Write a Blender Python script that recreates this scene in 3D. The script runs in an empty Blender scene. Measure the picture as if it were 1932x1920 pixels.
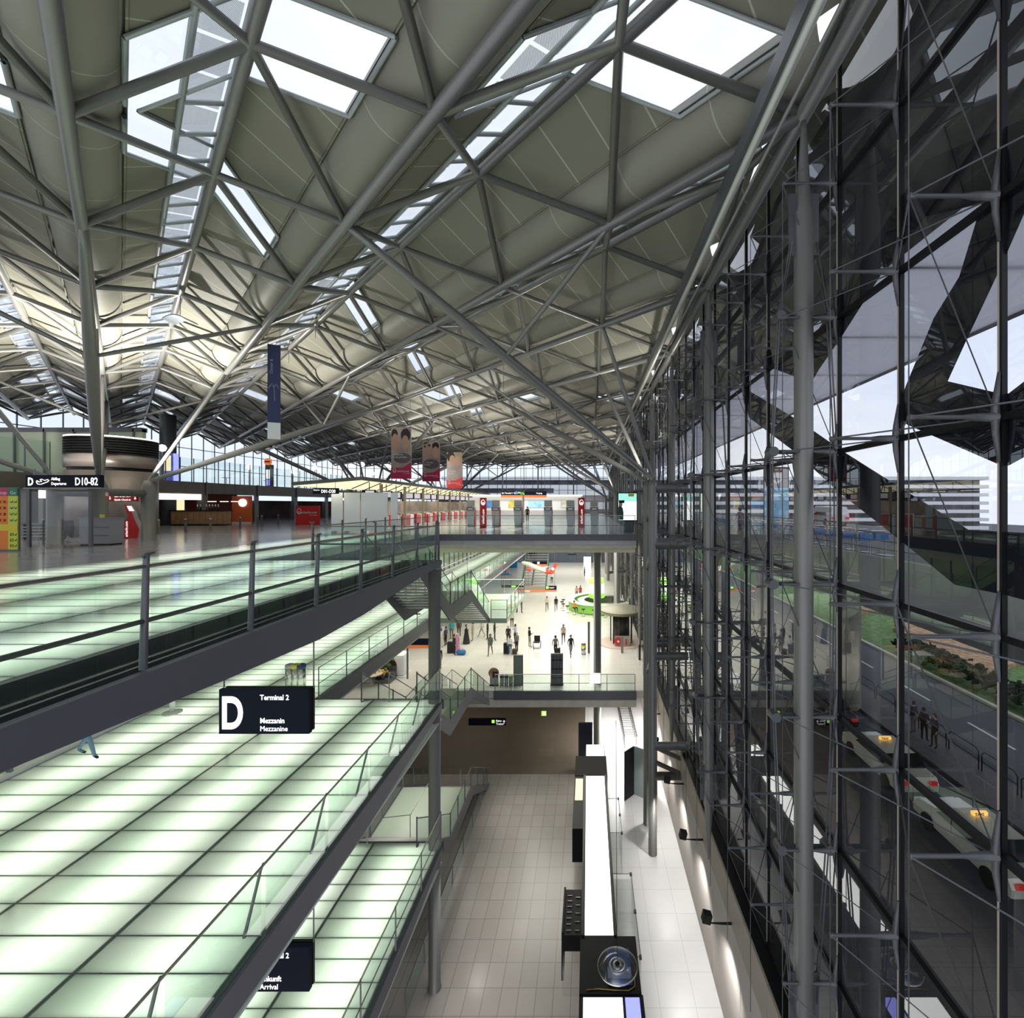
import bpy, bmesh, math, random
from mathutils import Vector, Matrix
random.seed(7)
D = bpy.data
SC = bpy.context.scene
COL = SC.collection

# ------------------------------------------------------------------ camera
# departures level is z = 0, the camera stands 2 m above it and looks level along +Y
FPX, CX, CY, W, H = 882.0, 1110.0, 951.0, 1932.0, 1920.0
cam_d = D.cameras.new('camera')
cam_d.sensor_fit = 'HORIZONTAL'; cam_d.sensor_width = 36.0
cam_d.lens = FPX / W * 36.0
cam_d.shift_x = (W / 2 - CX) / W
cam_d.shift_y = -(H / 2 - CY) / W
cam_d.clip_start = 0.05; cam_d.clip_end = 900
cam = D.objects.new('camera', cam_d); COL.objects.link(cam)
cam.location = (0, 0, 2.0); cam.rotation_euler = (math.pi / 2, 0, 0)
SC.camera = cam

# ------------------------------------------------------------------ sky, exposure
wd = D.worlds.new('sky'); SC.world = wd; wd.use_nodes = True
nt = wd.node_tree; nt.nodes.clear()
out = nt.nodes.new('ShaderNodeOutputWorld'); bg = nt.nodes.new('ShaderNodeBackground')
tc = nt.nodes.new('ShaderNodeTexCoord'); ns = nt.nodes.new('ShaderNodeTexNoise')
mp = nt.nodes.new('ShaderNodeMapping'); mp.inputs['Scale'].default_value = (1, 1, 3)
ns.inputs['Scale'].default_value = 2.2; ns.inputs['Detail'].default_value = 5
cr = nt.nodes.new('ShaderNodeValToRGB')
cr.color_ramp.elements[0].position = .35; cr.color_ramp.elements[0].color = (.74, .80, .96, 1)
cr.color_ramp.elements[1].position = .62; cr.color_ramp.elements[1].color = (.95, .97, 1.0, 1)
nt.links.new(tc.outputs['Generated'], mp.inputs[0]); nt.links.new(mp.outputs[0], ns.inputs['Vector'])
nt.links.new(ns.outputs[0], cr.inputs[0]); nt.links.new(cr.outputs[0], bg.inputs[0])
bg.inputs[1].default_value = 1.0
nt.links.new(bg.outputs[0], out.inputs[0])
vs = SC.view_settings
vs.view_transform = 'Standard'; vs.look = 'None'; vs.gamma = 1; vs.use_curve_mapping = False
vs.exposure = 0.25
cy = SC.cycles
cy.max_bounces = 7; cy.diffuse_bounces = 3; cy.glossy_bounces = 4; cy.transmission_bounces = 6
cy.transparent_max_bounces = 24; cy.caustics_reflective = False; cy.caustics_refractive = False
cy.sample_clamp_indirect = 3.0; cy.use_denoising = True
cy.use_adaptive_sampling = True; cy.adaptive_threshold = 0.03

def area(name, loc, sx, sy, power, rot=(0, 0, 0), col=(1, 1, 1), spread=180):
    l = D.lights.new(name, 'AREA'); l.shape = 'RECTANGLE'; l.size = sx; l.size_y = sy
    l.energy = power; l.color = col; l.spread = math.radians(spread)
    o = D.objects.new(name, l); o.location = loc; o.rotation_euler = rot; COL.objects.link(o)
    return o
UP = (math.pi, 0, 0)
ZD, ZM, ZA, ZT, ZG = 0.0, -5.15, -10.4, -15.5, -10.6      # departures, mezzanine, arrivals, train level, street
# lamps in the ceiling under the departures slab that light the arrivals hall
for y in (38, 52, 68, 86):
    area('ceiling_fill', (-3, y, -1.35), 12, 9, 1400, (0, 0, 0), (1, .965, .90))
# unseen fill lights added under the mezzanine and arrivals slabs to brighten the levels below
area('ceiling_fill', (-13.5, 35, -5.95), 7, 9, 300, (0, 0, 0), (1, .95, .85))
area('ceiling_fill', (-9.5, 23, -10.9), 3, 5, 90, (0, 0, 0), (1, .97, .92))
area('ceiling_fill', (-12, 40, -11.6), 8, 8, 60, (0, 0, 0), (1, .88, .72))
area('ceiling_fill', (2.9, 34.5, -11.7), 3.0, 5, 520, (0, 0, 0), (1, .98, .95))
# uplights on the tree columns wash the roof
def spot(name, loc, target, power, angle=120, blend=.8, col=(1, .97, .9), r=.25):
    l = D.lights.new(name, 'SPOT'); l.energy = power; l.spot_size = math.radians(angle); l.spot_blend = blend
    l.color = col; l.shadow_soft_size = r
    o = D.objects.new(name, l); o.location = loc
    o.rotation_euler = (Vector(target) - Vector(loc)).to_track_quat('-Z', 'Y').to_euler(); COL.objects.link(o)
    return o
spot('uplight', (-24.0, 24.5, 3.7), (-22.5, 26.5, 12), 9500, 140)
spot('uplight', (-27.2, 24.5, 3.7), (-31, 25, 12), 8000, 150)
spot('uplight', (3.0, 24.5, 3.9), (-1.0, 27.5, 12), 1500, 140)
spot('uplight', (-24.0, 54.5, 3.7), (-18, 56, 12), 3800, 150)
spot('uplight', (3.0, 54.5, 3.9), (-2, 56, 12), 2200, 150)
spot('uplight', (-12.0, 40.0, 4.4), (-12, 41, 12), 2400, 150)
spot('uplight', (-11.0, 70.0, 4.4), (-11, 71, 12), 2600, 150)

for y in (44, 58, 74, 90):
    spot('hall_fill_spot', (-8, y, 8.9), (-8, y, 0), 5200, 125)  # unseen spots added under the roof to brighten the departures floor
for y in (9, 13, 17, 21, 26):
    spot('floor_fill_spot', (-5.1, y, -11.2), (-2.2, y + .5, ZT), 270, 115, .9, (1, .96, .92))  # fill spots added along the deck edge to lift the train level floor
# ------------------------------------------------------------------ materials
MATS = {}
def mat(name, col, rough=.5, metal=0.0, emit=None, es=1.0, noise=0.0, nscale=4.0, spec=None):
    if name in MATS: return MATS[name]
    m = D.materials.new(name); m.use_nodes = True; t = m.node_tree
    b = t.nodes['Principled BSDF']
    b.inputs['Base Color'].default_value = (*col, 1); b.inputs['Roughness'].default_value = rough
    b.inputs['Metallic'].default_value = metal
    if spec is not None: b.inputs['Specular IOR Level'].default_value = spec
    if emit: b.inputs['Emission Color'].default_value = (*emit, 1); b.inputs['Emission Strength'].default_value = es
    if noise:
        c = t.nodes.new('ShaderNodeTexCoord'); n = t.nodes.new('ShaderNodeTexNoise')
        n.inputs['Scale'].default_value = nscale; n.inputs['Detail'].default_value = 5
        r = t.nodes.new('ShaderNodeValToRGB')
        r.color_ramp.elements[0].position = .3; r.color_ramp.elements[1].position = .7
        r.color_ramp.elements[0].color = (*[x * (1 - noise) for x in col], 1)
        r.color_ramp.elements[1].color = (*[min(1, x * (1 + noise)) for x in col], 1)
        t.links.new(c.outputs['Object'], n.inputs['Vector']); t.links.new(n.outputs[0], r.inputs[0])
        t.links.new(r.outputs[0], b.inputs['Base Color'])
    MATS[name] = m
    return m

def tiles(name, col, line, sx, sy, w=.012, rough=.25, var=.06, rot=0.0, off=(0, 0), spec=.5):
    """stone or metal slabs with fine joints, laid in world x/y"""
    m = D.materials.new(name); m.use_nodes = True; t = m.node_tree; L = t.links.new
    b = t.nodes['Principled BSDF']; b.inputs['Roughness'].default_value = rough
    b.inputs['Specular IOR Level'].default_value = spec
    g = t.nodes.new('ShaderNodeNewGeometry'); mp = t.nodes.new('ShaderNodeMapping')
    mp.inputs['Rotation'].default_value = (0, 0, rot); mp.inputs['Location'].default_value = (*off, 0)
    br = t.nodes.new('ShaderNodeTexBrick'); br.offset = 0; br.squash = 1
    br.inputs['Scale'].default_value = 1; br.inputs['Brick Width'].default_value = sx; br.inputs['Row Height'].default_value = sy
    br.inputs['Mortar Size'].default_value = w; br.inputs['Mortar Smooth'].default_value = .1
    br.inputs['Color1'].default_value = (*[c * (1 - var) for c in col], 1)
    br.inputs['Color2'].default_value = (*[min(1, c * (1 + var)) for c in col], 1)
    br.inputs['Mortar'].default_value = (*line, 1)
    n = t.nodes.new('ShaderNodeTexNoise'); n.inputs['Scale'].default_value = .6; n.inputs['Detail'].default_value = 6
    mx = t.nodes.new('ShaderNodeMix'); mx.data_type = 'RGBA'; mx.blend_type = 'MULTIPLY'; mx.inputs[0].default_value = .25
    r = t.nodes.new('ShaderNodeValToRGB'); r.color_ramp.elements[0].color = (.6, .6, .6, 1)
    L(g.outputs['Position'], mp.inputs[0]); L(mp.outputs[0], br.inputs['Vector']); L(g.outputs['Position'], n.inputs['Vector'])
    L(n.outputs[0], r.inputs[0]); L(br.outputs['Color'], mx.inputs[6]); L(r.outputs[0], mx.inputs[7])
    L(mx.outputs[2], b.inputs['Base Color'])
    MATS[name] = m
    return m

def fresnel(t, ior):
    # the same reflectance from either side of a thin pane
    g = t.nodes.new('ShaderNodeNewGeometry'); m = t.nodes.new('ShaderNodeMapRange')
    m.inputs['To Min'].default_value = ior; m.inputs['To Max'].default_value = 1 / ior
    f = t.nodes.new('ShaderNodeFresnel')
    t.links.new(g.outputs['Backfacing'], m.inputs['Value']); t.links.new(m.outputs[0], f.inputs[0])
    return f

def glass(name, tint=(.9, .95, .93), ior=1.5, gain=1.0, base=0.0):
    m = D.materials.new(name); m.use_nodes = True; t = m.node_tree; t.nodes.clear(); L = t.links.new
    o = t.nodes.new('ShaderNodeOutputMaterial'); mx = t.nodes.new('ShaderNodeMixShader')
    tr = t.nodes.new('ShaderNodeBsdfTransparent'); tr.inputs[0].default_value = (*tint, 1)
    gl = t.nodes.new('ShaderNodeBsdfGlossy')
    gl.inputs['Roughness'].default_value = 0.0; gl.inputs[0].default_value = (.95, .97, 1, 1)
    f = fresnel(t, ior)
    ma = t.nodes.new('ShaderNodeMath'); ma.operation = 'MULTIPLY_ADD'; ma.use_clamp = True
    ma.inputs[1].default_value = gain; ma.inputs[2].default_value = base
    L(f.outputs[0], ma.inputs[0]); L(ma.outputs[0], mx.inputs[0]); L(tr.outputs[0], mx.inputs[1]); L(gl.outputs[0], mx.inputs[2])
    L(mx.outputs[0], o.inputs[0])
    MATS[name] = m
    return m

def light_floor(name, col):
    """milky green glass panels lit from the lamps below them"""
    m = D.materials.new(name); m.use_nodes = True; t = m.node_tree; t.nodes.clear(); L = t.links.new
    o = t.nodes.new('ShaderNodeOutputMaterial'); a = t.nodes.new('ShaderNodeMixShader'); c = t.nodes.new('ShaderNodeMixShader')
    tr = t.nodes.new('ShaderNodeBsdfTranslucent'); df = t.nodes.new('ShaderNodeBsdfDiffuse'); gl = t.nodes.new('ShaderNodeBsdfGlossy')
    gl.inputs['Roughness'].default_value = .09
    f = fresnel(t, 1.4)
    g = t.nodes.new('ShaderNodeNewGeometry'); n = t.nodes.new('ShaderNodeTexNoise'); n.inputs['Scale'].default_value = .5
    r = t.nodes.new('ShaderNodeValToRGB')
    r.color_ramp.elements[0].position = .35; r.color_ramp.elements[1].position = .65
    r.color_ramp.elements[0].color = (col[0] * .82, col[1] * .95, col[2] * .84, 1); r.color_ramp.elements[1].color = (*[min(1, x * 1.06) for x in col], 1)
    L(g.outputs['Position'], n.inputs['Vector']); L(n.outputs[0], r.inputs[0])
    L(r.outputs[0], tr.inputs[0]); df.inputs[0].default_value = (.34, .40, .35, 1)
    a.inputs[0].default_value = .25; L(tr.outputs[0], a.inputs[1]); L(df.outputs[0], a.inputs[2])
    L(f.outputs[0], c.inputs[0]); L(a.outputs[0], c.inputs[1]); L(gl.outputs[0], c.inputs[2]); L(c.outputs[0], o.inputs[0])
    MATS[name] = m
    return m

STEEL = mat('grey painted steel', (.21, .208, .195), .38, .35)
STEELD = mat('dark grey painted steel', (.115, .118, .125), .42, .3)
FASCIA = mat('slate grey steel plate', (.105, .105, .125), .45, .15)
DARK = mat('black metal', (.006, .006, .007), .45, 0, spec=.25)
BRONZE = mat('dark bronze panel', (.045, .038, .030), .4, .3)
CHROME = mat('brushed stainless steel', (.55, .55, .53), .25, 1.0)
CONC = mat('pale concrete', (.58, .56, .48), .7, 0, noise=.12, nscale=1.5)
PANEL = tiles('perforated roof panel', (.245, .235, .185), (.50, .49, .41), 1.33, 60, .022, .5, .03, rot=math.radians(45))
DUCT = tiles('sheet metal duct', (.285, .275, .225), (.46, .45, .38), 2.66, 60, .02, .5, .02, rot=math.radians(45))
FRAME = mat('pale grey window frame', (.42, .45, .46), .4, .2)
STONE = tiles('pale grey stone floor', (.46, .44, .45), (.25, .24, .24), 1.2, 1.2, .008, .16, .05)
ASTONE = tiles('cream stone floor', (.70, .68, .61), (.5, .48, .42), 1.25, 1.25, .007, .22, .03)
TSTONE = tiles('beige grey stone tiles', (.43, .395, .36), (.25, .235, .215), .625, .94, .012, .22, .05)
BROWN = tiles('shaded brown stone floor', (.17, .14, .105), (.12, .1, .08), 1.2, 1.2, .01, .4, .05)  # unlit stretch past the beam is put into this darker brown tile colour
WHITEF = tiles('white stone tiles', (.80, .79, .78), (.6, .6, .6), 1.25, 1.25, .01, .3, .02)
LFLOOR = light_floor('backlit green glass', (.84, .91, .80))
GLF = glass('facade glass', (.93, .95, .97), 1.6, 1.35, .02)
GLS = glass('skylight glass', (.93, .97, .99), 1.45, 1.0, 0)
GLR = glass('railing glass', (.80, .90, .86), 1.45, 1.0, .01)
GRATE = D.materials.new('perforated walkway grating'); GRATE.use_nodes = True; gt_ = GRATE.node_tree; gt_.nodes.clear()
go_ = gt_.nodes.new('ShaderNodeOutputMaterial'); gm_ = gt_.nodes.new('ShaderNodeMixShader'); ga_ = gt_.nodes.new('ShaderNodeBsdfTransparent'); gd_ = gt_.nodes.new('ShaderNodeBsdfDiffuse')
gd_.inputs[0].default_value = (.28, .32, .40, 1); gg_ = gt_.nodes.new('ShaderNodeNewGeometry'); gw_ = gt_.nodes.new('ShaderNodeTexWave'); gw_.inputs['Scale'].default_value = 9; gw_.bands_direction = 'X'
gr2_ = gt_.nodes.new('ShaderNodeMapRange'); gr2_.inputs['To Min'].default_value = .35; gr2_.inputs['To Max'].default_value = .8
gt_.links.new(gg_.outputs['Position'], gw_.inputs['Vector']); gt_.links.new(gw_.outputs['Fac'], gr2_.inputs['Value']); gt_.links.new(gr2_.outputs[0], gm_.inputs[0])
gt_.links.new(ga_.outputs[0], gm_.inputs[1]); gt_.links.new(gd_.outputs[0], gm_.inputs[2]); gt_.links.new(gm_.outputs[0], go_.inputs[0])
GLC = glass('clear case glass', (.95, .965, .96), 1.35, 1.0, 0)
FOIL = mat('black window foil', (.006, .007, .012), .5, 0, spec=.1)
ASPH = mat('asphalt', (.055, .062, .08), .75, 0, noise=.1, nscale=.7)
PAVE = tiles('dark paving', (.085, .08, .085), (.05, .05, .05), .6, .6, .012, .6, .08)
GRASS = mat('grass', (.10, .19, .05), .9, 0, noise=.5, nscale=2.5)
WHITE = mat('white paint', (.8, .8, .8), .5)
WHITEG = mat('white lamp glass', (.9, .9, .85), .4, 0, (1, .98, .92), 1.15)
LBOX = mat('white light box', (.9, .9, .9), .5, 0, (1, .99, .93), 1.6)
BLUEBOX = mat('blue light box', (.3, .3, .8), .5, 0, (.30, .33, 1.0), 1.1)
WARMBOX = mat('warm light box', (.8, .7, .5), .5, 0, (1, .80, .48), .9)
NAVY = mat('navy sign panel', (.006, .008, .020), .6, spec=.12)
LETTER = mat('lit white lettering', (.9, .9, .9), .5, 0, (1, .98, .95), 1.0)
RED = mat('red panel', (.55, .02, .02), .4)
MAG = mat('crimson banner', (.52, .01, .09), .6)
ORANGE = mat('orange wall', (.75, .14, .03), .5)
WOOD = mat('light wood', (.42, .24, .11), .5, 0, noise=.2, nscale=3)
BLACK = mat('black fabric', (.012, .012, .014), .8)
YELLOW = mat('yellow panel', (.75, .62, .03), .5)
GREENL = mat('lit green lamp', (.4, .9, .1), .5, 0, (.35, 1.0, .12), 1.1)
GREENP = mat('green counter panel', (.22, .50, .08), .4, 0, (.2, .55, .05), .25)
SKIN = mat('skin', (.50, .30, .21), .6)
HAIR = mat('dark hair', (.03, .02, .015), .7)

# ------------------------------------------------------------------ mesh helpers
def mesh_obj(name, bm, m, parent=None, smooth=False, loc=None):
    me = D.meshes.new(name); bm.to_mesh(me); bm.free()
    ms = m if isinstance(m, (list, tuple)) else [m]
    for x in ms: me.materials.append(x)
    if smooth: me.polygons.foreach_set('use_smooth', [True] * len(me.polygons))
    o = D.objects.new(name, me); COL.objects.link(o)
    if parent is not None: o.parent = parent
    if loc is not None: o.location = loc
    return o
def tag(o, label, cat, group=None):
    o['label'] = label; o['category'] = cat
    if group: o['group'] = group
    return o
def thing(name, label, cat, loc=(0, 0, 0), rz=0.0, group=None):
    o = D.objects.new(name, None); COL.objects.link(o); o.location = loc; o.rotation_euler = (0, 0, rz)
    o.empty_display_size = .2
    return tag(o, label, cat, group)
def struct(name, bm, m, parent=None, smooth=False):
    o = mesh_obj(name, bm, m, parent, smooth)
    if parent is None: o['kind'] = 'structure'
    return o
def link_copy(src, parent=None, loc=None, rot=None, scale=None):
    c = src.copy(); COL.objects.link(c)
    if parent is not None: c.parent = parent
    if loc is not None: c.location = loc
    if rot is not None: c.rotation_euler = rot
    if scale is not None: c.scale = scale
    return c
def tree_copy(o, loc=None, label=None, rz=None, parent=None):
    c = o.copy(); COL.objects.link(c)
    if parent is not None: c.parent = parent
    if loc is not None: c.location = loc
    if rz is not None: c.rotation_euler = (0, 0, rz)
    if label: c['label'] = label
    for ch in list(o.children): tree_copy(ch, parent=c)
    return c
def B(): return bmesh.new()
def box(bm, x0, x1, y0, y1, z0, z1, mi=0, M=None):
    vs = [bm.verts.new((x, y, z)) for x in (x0, x1) for y in (y0, y1) for z in (z0, z1)]
    if M is not None:
        for v in vs: v.co = M @ v.co
    for f in ((0, 1, 3, 2), (4, 6, 7, 5), (0, 4, 5, 1), (2, 3, 7, 6), (0, 2, 6, 4), (1, 5, 7, 3)):
        fc = bm.faces.new([vs[i] for i in f]); fc.material_index = mi
    return vs
def quad(bm, pts, mi=0):
    f = bm.faces.new([bm.verts.new(p) for p in pts]); f.material_index = mi; return f
def ring(bm, c, n, r, axis, seg):
    q = Vector(axis).to_track_quat('Z', 'Y')
    return [bm.verts.new(Vector(c) + q @ Vector((r * math.cos(2 * math.pi * k / seg), r * math.sin(2 * math.pi * k / seg), 0))) for k in range(seg)]
def tube(bm, pts, radii, seg=10, caps=True, mi=0):
    if not isinstance(radii, (list, tuple)): radii = [radii] * len(pts)
    pts = [Vector(p) for p in pts]; rs = []
    for i, p in enumerate(pts):
        a = pts[min(i + 1, len(pts) - 1)] - pts[max(i - 1, 0)]
        rs.append(ring(bm, p, 0, radii[i], a, seg))
    # keep ring orientation consistent
    for a, b in zip(rs, rs[1:]):
        k0 = min(range(seg), key=lambda k: (b[k].co - a[0].co).length)
        # rotate b to match a
        b[:] = b[k0:] + b[:k0]
        if (b[1].co - a[1].co).length > (b[-1].co - a[1].co).length: b[:] = [b[0]] + b[1:][::-1]
        for k in range(seg):
            f = bm.faces.new((a[k], a[(k + 1) % seg], b[(k + 1) % seg], b[k])); f.smooth = True; f.material_index = mi
    if caps:
        for r in (rs[0], rs[-1]):
            try: bm.faces.new(r).material_index = mi
            except Exception: pass
def tube_obj(name, pts, r, m, parent=None, seg=10):
    b = B(); tube(b, pts, r, seg); bmesh.ops.recalc_face_normals(b, faces=b.faces)
    return mesh_obj(name, b, m, parent)
def box_obj(name, x0, x1, y0, y1, z0, z1, m, parent=None, bev=0.0):
    b = B(); box(b, x0, x1, y0, y1, z0, z1)
    if bev: bmesh.ops.bevel(b, geom=b.edges[:], offset=bev, segments=2, affect='EDGES', profile=.7)
    bmesh.ops.recalc_face_normals(b, faces=b.faces)
    return mesh_obj(name, b, m, parent)
def lathe(bm, prof, seg=24, c=(0, 0, 0), mi=0, caps=True):
    rs = []
    for r, z in prof:
        rs.append([bm.verts.new((c[0] + r * math.cos(2 * math.pi * k / seg), c[1] + r * math.sin(2 * math.pi * k / seg), c[2] + z)) for k in range(seg)])
    for a, b in zip(rs, rs[1:]):
        for k in range(seg):
            f = bm.faces.new((a[k], a[(k + 1) % seg], b[(k + 1) % seg], b[k])); f.smooth = True; f.material_index = mi
    for r in (rs[0], rs[-1]) if caps else ():
        try: bm.faces.new(r).material_index = mi
        except Exception: pass
def lathe_obj(name, prof, m, parent=None, seg=24, c=(0, 0, 0), caps=True):
    b = B(); lathe(b, prof, seg, c, 0, caps); bmesh.ops.recalc_face_normals(b, faces=b.faces)
    return mesh_obj(name, b, m, parent)
def prism(bm, poly, d0, d1, axis='y', mi=0):
    """extrude a 2-D polygon; axis is the extrusion axis"""
    def P(u, v, d): return (u, d, v) if axis == 'y' else ((d, u, v) if axis == 'x' else (u, v, d))
    a = [bm.verts.new(P(u, v, d0)) for u, v in poly]; b = [bm.verts.new(P(u, v, d1)) for u, v in poly]
    n = len(poly)
    fs = [bm.faces.new(a), bm.faces.new(b[::-1])]
    for i in range(n): fs.append(bm.faces.new((a[i], b[i], b[(i + 1) % n], a[(i + 1) % n])))
    for f in fs: f.material_index = mi
def prism_obj(name, poly, d0, d1, axis, m, parent=None):
    b = B(); prism(b, poly, d0, d1, axis); bmesh.ops.recalc_face_normals(b, faces=b.faces)
    return mesh_obj(name, b, m, parent)
def text_obj(name, s, size, m, parent, loc, rot=(math.pi / 2, 0, 0), align='LEFT', ex=.004, bold=0.0, sx=1.0):
    c = D.curves.new('lettering', 'FONT'); c.body = s; c.size = size; c.extrude = ex; c.offset = bold
    c.align_x = align; c.resolution_u = 2 if size < .6 else 8
    t = D.objects.new('lettering', c); COL.objects.link(t)
    me = D.meshes.new_from_object(t); D.objects.remove(t); D.curves.remove(c)
    me.materials.clear(); me.materials.append(m); me.name = name
    o = D.objects.new(name, me); COL.objects.link(o); o.parent = parent; o.location = loc; o.rotation_euler = rot
    o.scale = (sx, 1, 1)
    return o
ORD = ['first', 'second', 'third', 'fourth', 'fifth', 'sixth', 'seventh', 'eighth', 'ninth', 'tenth', 'eleventh', 'twelfth',
       'thirteenth', 'fourteenth', 'fifteenth', 'sixteenth', 'seventeenth', 'eighteenth', 'nineteenth', 'twentieth',
       'twenty-first', 'twenty-second', 'twenty-third', 'twenty-fourth', 'twenty-fifth', 'twenty-sixth', 'twenty-seventh',
       'twenty-eighth', 'twenty-ninth', 'thirtieth', 'thirty-first', 'thirty-second', 'thirty-third', 'thirty-fourth', 'thirty-fifth', 'thirty-sixth']
def at(px, py, Y):
    return Vector(((px - CX) / FPX * Y, Y, 2.0 - (py - CY) / FPX * Y))
def on(px, py, z):
    Y = FPX * (2.0 - z) / (py - CY); return Vector(((px - CX) / FPX * Y, Y, z))
def vis(x, y, z, m=150):
    if y < .6: return False
    px = CX + FPX * x / y; py = CY - FPX * (z - 2) / y
    return -m < px < W + m and -m < py < H + m

# ================================================================== ROOF
C = 3.75; X0, Y0, ZV, ZR = -5.0, 7.63, 9.93, 11.37
def pt(a, b): return X0 + C * (b - a), Y0 + C * (a + b)
YEND = 99.5
def clip(poly, nx, ny, d):
    """keep nx*x+ny*y<=d"""
    res = []
    for i, p in enumerate(poly):
        q = poly[(i + 1) % len(poly)]
        sp = nx * p[0] + ny * p[1] - d; sq = nx * q[0] + ny * q[1] - d
        if sp <= 0: res.append(p)
        if sp * sq < 0:
            t = sp / (sp - sq); res.append((p[0] + t * (q[0] - p[0]), p[1] + t * (q[1] - p[1])))
    return res
ROWS = [(8.8, 10.6), (38.8, 40.6), (68.8, 70.6)]
COLS = [(-11.6, -10.2), (-41.6, -40.2)]
XR, XL, YN, YF = 4.75, -52.0, .2, YEND
def pieces(poly):
    out = [poly]
    for nx, ny, vals in ((1, 0, [v for c in COLS for v in c]), (0, 1, [v for r in ROWS for v in r])):
        for v in vals:
            nw = []
            for p in out:
                for s in (1, -1):
                    q = clip(p, s * nx, s * ny, s * v)
                    if len(q) > 2: nw.append(q)
            out = nw
    return out
def area2(p): return abs(sum(p[i][0] * p[(i + 1) % len(p)][1] - p[(i + 1) % len(p)][0] * p[i][1] for i in range(len(p)))) / 2
def s_to_z(s, b, side):
    # s = X+Y offset from the ridge, 3.75 = valley
    return ZR + .45 - abs(s) / 3.75 * (ZR - ZV)
nwin = 2
bs = range(-6, 14)
for b in bs:
    K = X0 + Y0 + 2 * C * b                 # x + y = K on the ridge
    pan = B(); gls = B(); frm = B(); npn = ngl = 0
    for side in (-1, 1):
        for s0, s1, kind in ((0, 1.24, 'g' if side < 0 else 'p'), (1.24, 2.55, 'p')):
            a0, a1 = sorted((side * s0, side * s1))
            big = [(XL - 9, K + a0 - XL + 9), (XR + 9, K + a0 - XR - 9), (XR + 9, K + a1 - XR - 9), (XL - 9, K + a1 - XL + 9)]
            p = big
            for nx, ny, d in ((1, 0, XR), (-1, 0, -XL), (0, 1, YF), (0, -1, -YN)):
                p = clip(p, nx, ny, d)
                if len(p) < 3: break
            if len(p) < 3: continue
            for q in pieces(p):
                if area2(q) < .02: continue
                cx_ = sum(v[0] for v in q) / len(q); cy_ = sum(v[1] for v in q) / len(q)
                hole = any(r[0] < cy_ < r[1] for r in ROWS) or any(c[0] < cx_ < c[1] for c in COLS)
                vsx = [(x, y, s_to_z(x + y - K, b, side)) for x, y in q]
                if hole or kind == 'g':
                    quad(gls, vsx); ngl += 1
                    if hole:
                        for i in range(len(vsx)):
                            A_, B_ = Vector(vsx[i]), Vector(vsx[(i + 1) % len(vsx)])
                            mid = (A_ + B_) / 2; sm = abs(mid.x + mid.y - K)
                            edge = any(abs(A_.y - v) + abs(B_.y - v) < .01 for r in ROWS for v in r) or any(abs(A_.x - v) + abs(B_.x - v) < .01 for c in COLS for v in c) or sm > 2.5
                            inside = any(r[0] - .01 < mid.y < r[1] + .01 for r in ROWS) and any(c[0] - .01 < mid.x < c[1] + .01 for c in COLS)
                            if edge and not inside and (A_ - B_).length > .2: tube(frm, [A_ - Vector((0, 0, .06)), B_ - Vector((0, 0, .06))], .055, 4, False)
                else:
                    quad(pan, vsx); npn += 1
    # glazing bars of the ridge strip
    a = -20.0
    while a < 40:
        x, y = pt(a, b)
        if XL < x < XR and YN < y < YF and not any(r[0] < y - .3 < r[1] for r in ROWS):
            z0 = s_to_z(0, b, -1); z1 = s_to_z(1.24, b, -1)
            h = 1.24 / 2
            tube(frm, [(x, y, z0 - .08), (x - h, y - h, z1 - .08)], .06, 4, False)
        a += .25
    ends = []
    for off, zz in ((-1.24, s_to_z(1.24, b, -1)), (-.05, s_to_z(0, b, -1))):
        lo = max(-(YF - K - off) if False else XL, K + off - YF); hi = min(XR, K + off - YN)
        if hi > lo: tube(frm, [(lo, K + off - lo, zz - .06), (hi, K + off - hi, zz - .06)], .07, 4, False)
    if npn: struct('ceiling', pan, PANEL)
    else: pan.free()
    if ngl:
        g = struct('window_%d' % nwin, gls, GLS); nwin += 1
        struct('window_frame', frm, FRAME, g)
        lo = max(XL, K - YF); hi = min(XR, K - YN); gb_ = B()
        for q_ in range(int((hi - lo) / .9)):
            xa = lo + q_ * .9; xb = xa + .82
            quad(gb_, [(xa - .03, K - xa - .03, ZR + 1.0), (xb - .03, K - xb - .03, ZR + 1.0), (xb - .52, K - xb - .52, ZR + .85), (xa - .52, K - xa - .52, ZR + .85)])
        struct('roof_grating', gb_, GRATE, g)
    else: gls.free(); frm.free()
# ducts over the valleys with their flat closing strips
def seg_range(K, step=0):
    lo = max(XL, K - YF); hi = min(XR, K - YN)
    return lo, hi
nd = 0
for j in range(-13, 28, 2):
    b = j / 2; K = X0 + Y0 + 2 * C * b; lo, hi = seg_range(K)
    if hi - lo < 1: continue
    bm = B(); u = Vector((1, 1, 0)).normalized(); zc = ZV + 1.15; R = .84
    prof = [(-.85 * 1.06, ZR + .45 - .98), (-R, zc)] + [(R * math.cos(t), zc + R * .98 * math.sin(t)) for t in [math.pi + math.pi * k / 12 for k in range(1, 12)]] + [(R, zc), (.85 * 1.06, ZR + .45 - .98)]
    def rowv(x): 
        base = Vector((x, K - x, 0)); return [bm.verts.new(base + u * s + Vector((0, 0, z))) for s, z in prof]
    A_, B_ = rowv(lo), rowv(hi)
    for k in range(len(prof) - 1):
        f = bm.faces.new((A_[k], A_[k + 1], B_[k + 1], B_[k])); f.smooth = True
    tag(mesh_obj('air_duct', bm, DUCT), 'grey round sheet metal duct in the %s roof valley counted from the left' % ORD[nd], 'duct', 'ducts in the roof valleys')
    nd += 1
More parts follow.
